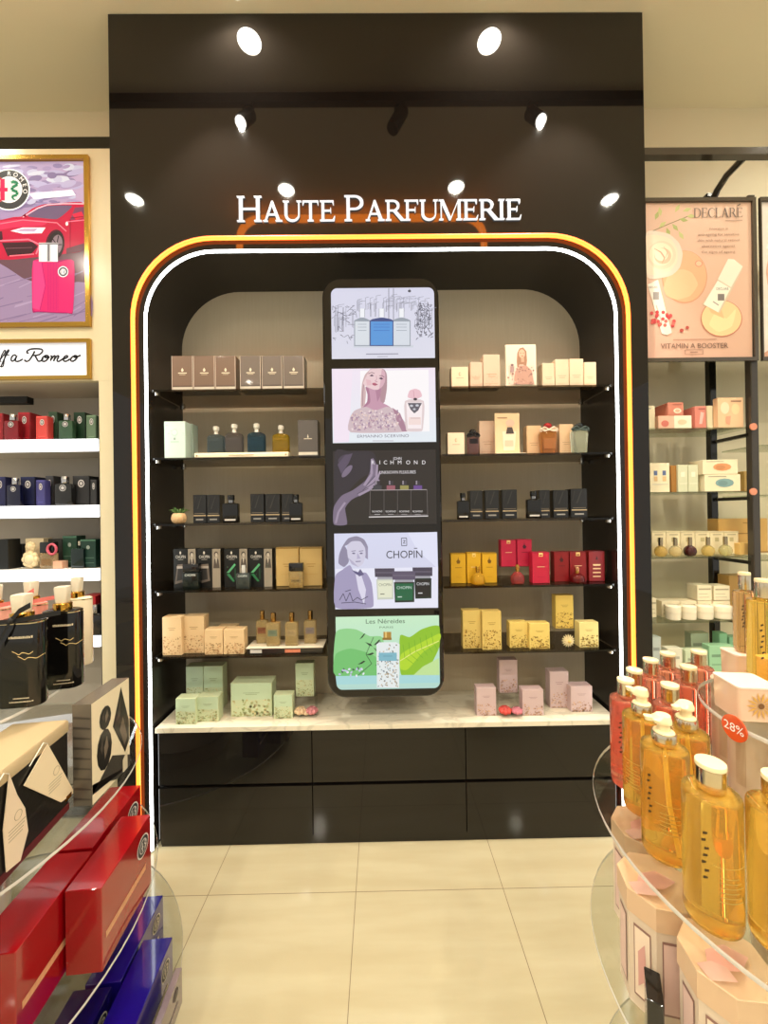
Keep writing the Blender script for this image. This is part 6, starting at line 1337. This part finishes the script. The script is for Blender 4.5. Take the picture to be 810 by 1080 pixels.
for x, y, nm in ((.525,.828,'pink capped bottle at the left outer edge of the right stand'),(.577,.878,'pink capped bottle behind the leftmost pink one'),(.600,.800,'pink capped bottle in the middle of the pink group'),(.655,.935,'pink capped bottle at the back left of the right stand'),(.727,.975,'pink capped bottle second from the back left'),(.712,.890,'pink capped bottle beside the white tub with lettering'),(.815,.985,'pink capped bottle at the far back of the right stand')):
    gel_bottle(nm, x, y, PNKB, 'cap', .031, .186, BZ, gp)
# white tubs under the upper tier
def tub(label, x, y, r, h, letters):
    t = thing('bath_tub_container', label, 'container', (x,y,BZ+.0006))
    b = MB(); b.lathe([(r*.92,0),(r,.004),(r,h*.86),(r*.96,h*.88)], C(226,206,176), 36); b.build('tub_body', FROST, t)
    b = MB(); b.lathe([(r*1.01,h*.885),(r*1.02,h*.90),(r*1.02,h*.985),(r*.95,h)], C(232,216,190), 36); b.build('tub_lid', FROST, t)
    b = MB(); R0 = r+.0006
    def patch(a0, a1, z0, z1, c):
        b.poly([(R0*math.cos(R_(a)),R0*math.sin(R_(a)),z) for a, z in ((a0,z0),(a1,z0),(a1,z1),(a0,z1))], c)
    if letters:
        for k in range(7):
            z = h*(.20+.085*k); a = -146+4*math.sin(k*1.7)
            patch(a,a+9,z,z+.002,C(54,46,38)); patch(a+(k%3)*3,a+3+(k%3)*3,z+.002,z+.008,C(54,46,38))
        patch(-150,-128,h*.10,h*.118,C(120,104,84)); patch(-147,-135,h*.80,h*.84,C(110,96,80))
    for k in range(9): patch(-176+k*2.6,-175+k*2.6,h*.2,h*.8,C(196,170,130))
    b.build('tub_print', CARD, t, fixn=False)
tub('white frosted tub with vertical dark lettering under the upper tier', .800, .860, .047, .205, True)
tub('white ribbed tub at the right edge under the upper tier', .752, .772, .043, .205, False)
# discount sticker on the rim of the upper tier
rad = Vector((-.16,-.015,0)).normalized(); sp_ = Vector((RCX,RCY,UZ-.006))+rad*.1755
o = thing('discount_sticker', 'round orange 28% sticker on the rim of the upper right tier', 'sticker', sp_)
o.rotation_euler = (0,0,math.atan2(rad.y,rad.x)+PI/2)
b = MB(); n = 28; b.prism([(.0215*math.cos(2*PI*i/n),.0215*math.sin(2*PI*i/n)) for i in range(n)],'y',-.001,.001,C(214,84,40)); b.build('sticker_disc', GLOSS, o)
b = MB(); b.text('28%', (0,-.0016,-.0062), (1,0,0), (0,0,1), .0145, C(250,246,240), 'c', 1, 0, .034); b.build('sticker_text', CARD, o, fixn=False)
# daisy boxes on the upper tier
def daisy_box(label, x, y, w, d, h, rot):
    t = thing('soap_box', label, 'box', (x,y,UZ+.0006), rot, 'daisy boxes on the upper right tier')
    b = MB(); b.loft([(0,w*.98,d*.98,.006),(h,w,d,.006)], C(226,190,160), 4); b.build('box_body', GLOSS, t)
    b = MB(); b.loft([(h+.0004,w+.002,d+.002,.007),(h+.003,w+.002,d+.002,.007)], C(236,206,190), 4); b.build('box_lid', CARD, t)
    b = MB(); yy = -d/2-.0012
    for k in range(14):
        a = 2*PI*k/14; u, v = math.cos(a), math.sin(a); cx_, cz_ = 0, h*.5; R1 = h*.42
        b.poly([(cx_+.004*u,yy,cz_+.004*v),(cx_+R1*.6*math.cos(a-.14),yy,cz_+R1*.6*math.sin(a-.14)),(cx_+R1*u,yy,cz_+R1*v),(cx_+R1*.6*math.cos(a+.14),yy,cz_+R1*.6*math.sin(a+.14))], C(214,164,80))
    b.poly([(.005*math.cos(2*PI*i/10),yy-.0005,h*.5+.005*math.sin(2*PI*i/10)) for i in range(10)], C(120,80,40)); b.build('daisy_print', CARD, t, fixn=False)
daisy_box('pink box printed with a daisy at the front of the upper right tier', .655, .690, .068, .065, .056, R_(-8))
daisy_box('pink box printed with a daisy behind the front one on the upper tier', .785, .825, .070, .05, .056, R_(-8))
gel_bottle('tall amber bottle standing behind the front daisy box', .747, .745, AMB, 'cap', .027, .190, UZ)
gel_bottle('tan bottle standing on the rear daisy box', .785, .825, C(226,186,130), 'cap', .020, .130, UZ+.0602)
# octagonal gift boxes under the bottle tier
def octo(label, x, y, r, h, rot):
    t = thing('octagonal_gift_box', label, 'gift box', (x,y,OZ+.0006), rot, 'octagonal gift boxes on the right stand')
    b = MB(); b.lathe([(r*.95,0),(r*.95,h*.82)], C(216,196,172), 8)
    b.build('box_body', CARD, t, sharp=20)
    b = MB(); b.lathe([(r,h*.80),(r,h-.001),(r-.001,h)], C(216,182,146), 8); b.build('box_lid', CARD, t, sharp=20)
    b = MB(); ap = r*.95*math.cos(PI/8)+.0008
    for s in range(8):
        a = PI/8+s*PI/4; u = Vector((math.cos(a),math.sin(a),0)); v = Vector((-math.sin(a),math.cos(a),0)); hw_ = r*.95*math.sin(PI/8)
        def pp(k, z, o_=0): return u*(ap+o_)+v*k*hw_+Vector((0,0,z*h))
        b.poly([pp(-.62,.10),pp(.62,.10),pp(.62,.72),pp(-.62,.72)], C(150,112,100)); b.poly([pp(-.54,.12,.0005),pp(.54,.12,.0005),pp(.54,.70,.0005),pp(-.54,.70,.0005)], C(222,190,176) if s%2 else C(236,214,190))
        if s%2 == 0: b.poly([pp(-.3,.2,.001),pp(.3,.3,.001),pp(.2,.6,.001),pp(-.3,.5,.001)], C(214,160,150))
    b.build('printed_windows', CARD, t, fixn=False)
    b = MB()
    b.add([(-r*.75,-r*.1,h+.0015),(-r*.2,-r*.5,h+.014),(r*.45,-r*.25,h+.005),(r*.1,r*.1,h+.010),(-r*.4,r*.2,h+.006)], [(0,1,4),(1,2,3),(1,3,4)], C(236,180,166))
    b.add([(-r*.85,r*.1,h+.001),(-r*.95,-r*.3,h+.004),(-r*.5,-r*.6,h+.012),(-r*.3,-r*.1,h+.008)], [(0,1,2,3)], C(240,200,186))
    b.build('ribbon_film', FROST, t, fixn=False); return t
octo('octagonal peach gift box furthest back under the bottle tier', .548, .812, .060, .2, R_(22))
octo('octagonal peach gift box in the middle under the bottle tier', .487, .692, .060, .2, R_(10))
octo('octagonal peach gift box nearest, under the largest amber bottle', .505, .572, .058, .2, R_(16))
o = MB().card(.022,.05,.11,C(16,15,15))
for k in range(3): o.poly([(-.0112,-.018+.012*k,.01),(-.0112,-.013+.012*k,.01),(-.0112,-.013+.012*k,.10),(-.0112,-.018+.012*k,.10)], C(190,184,176))
o = o.build('perfume_box', GLOSS, None, (.425,.612,OZ+.0006), R_(-30), fixn=False); tag(o, 'glossy black box with white stripes at the lower right corner', 'box')
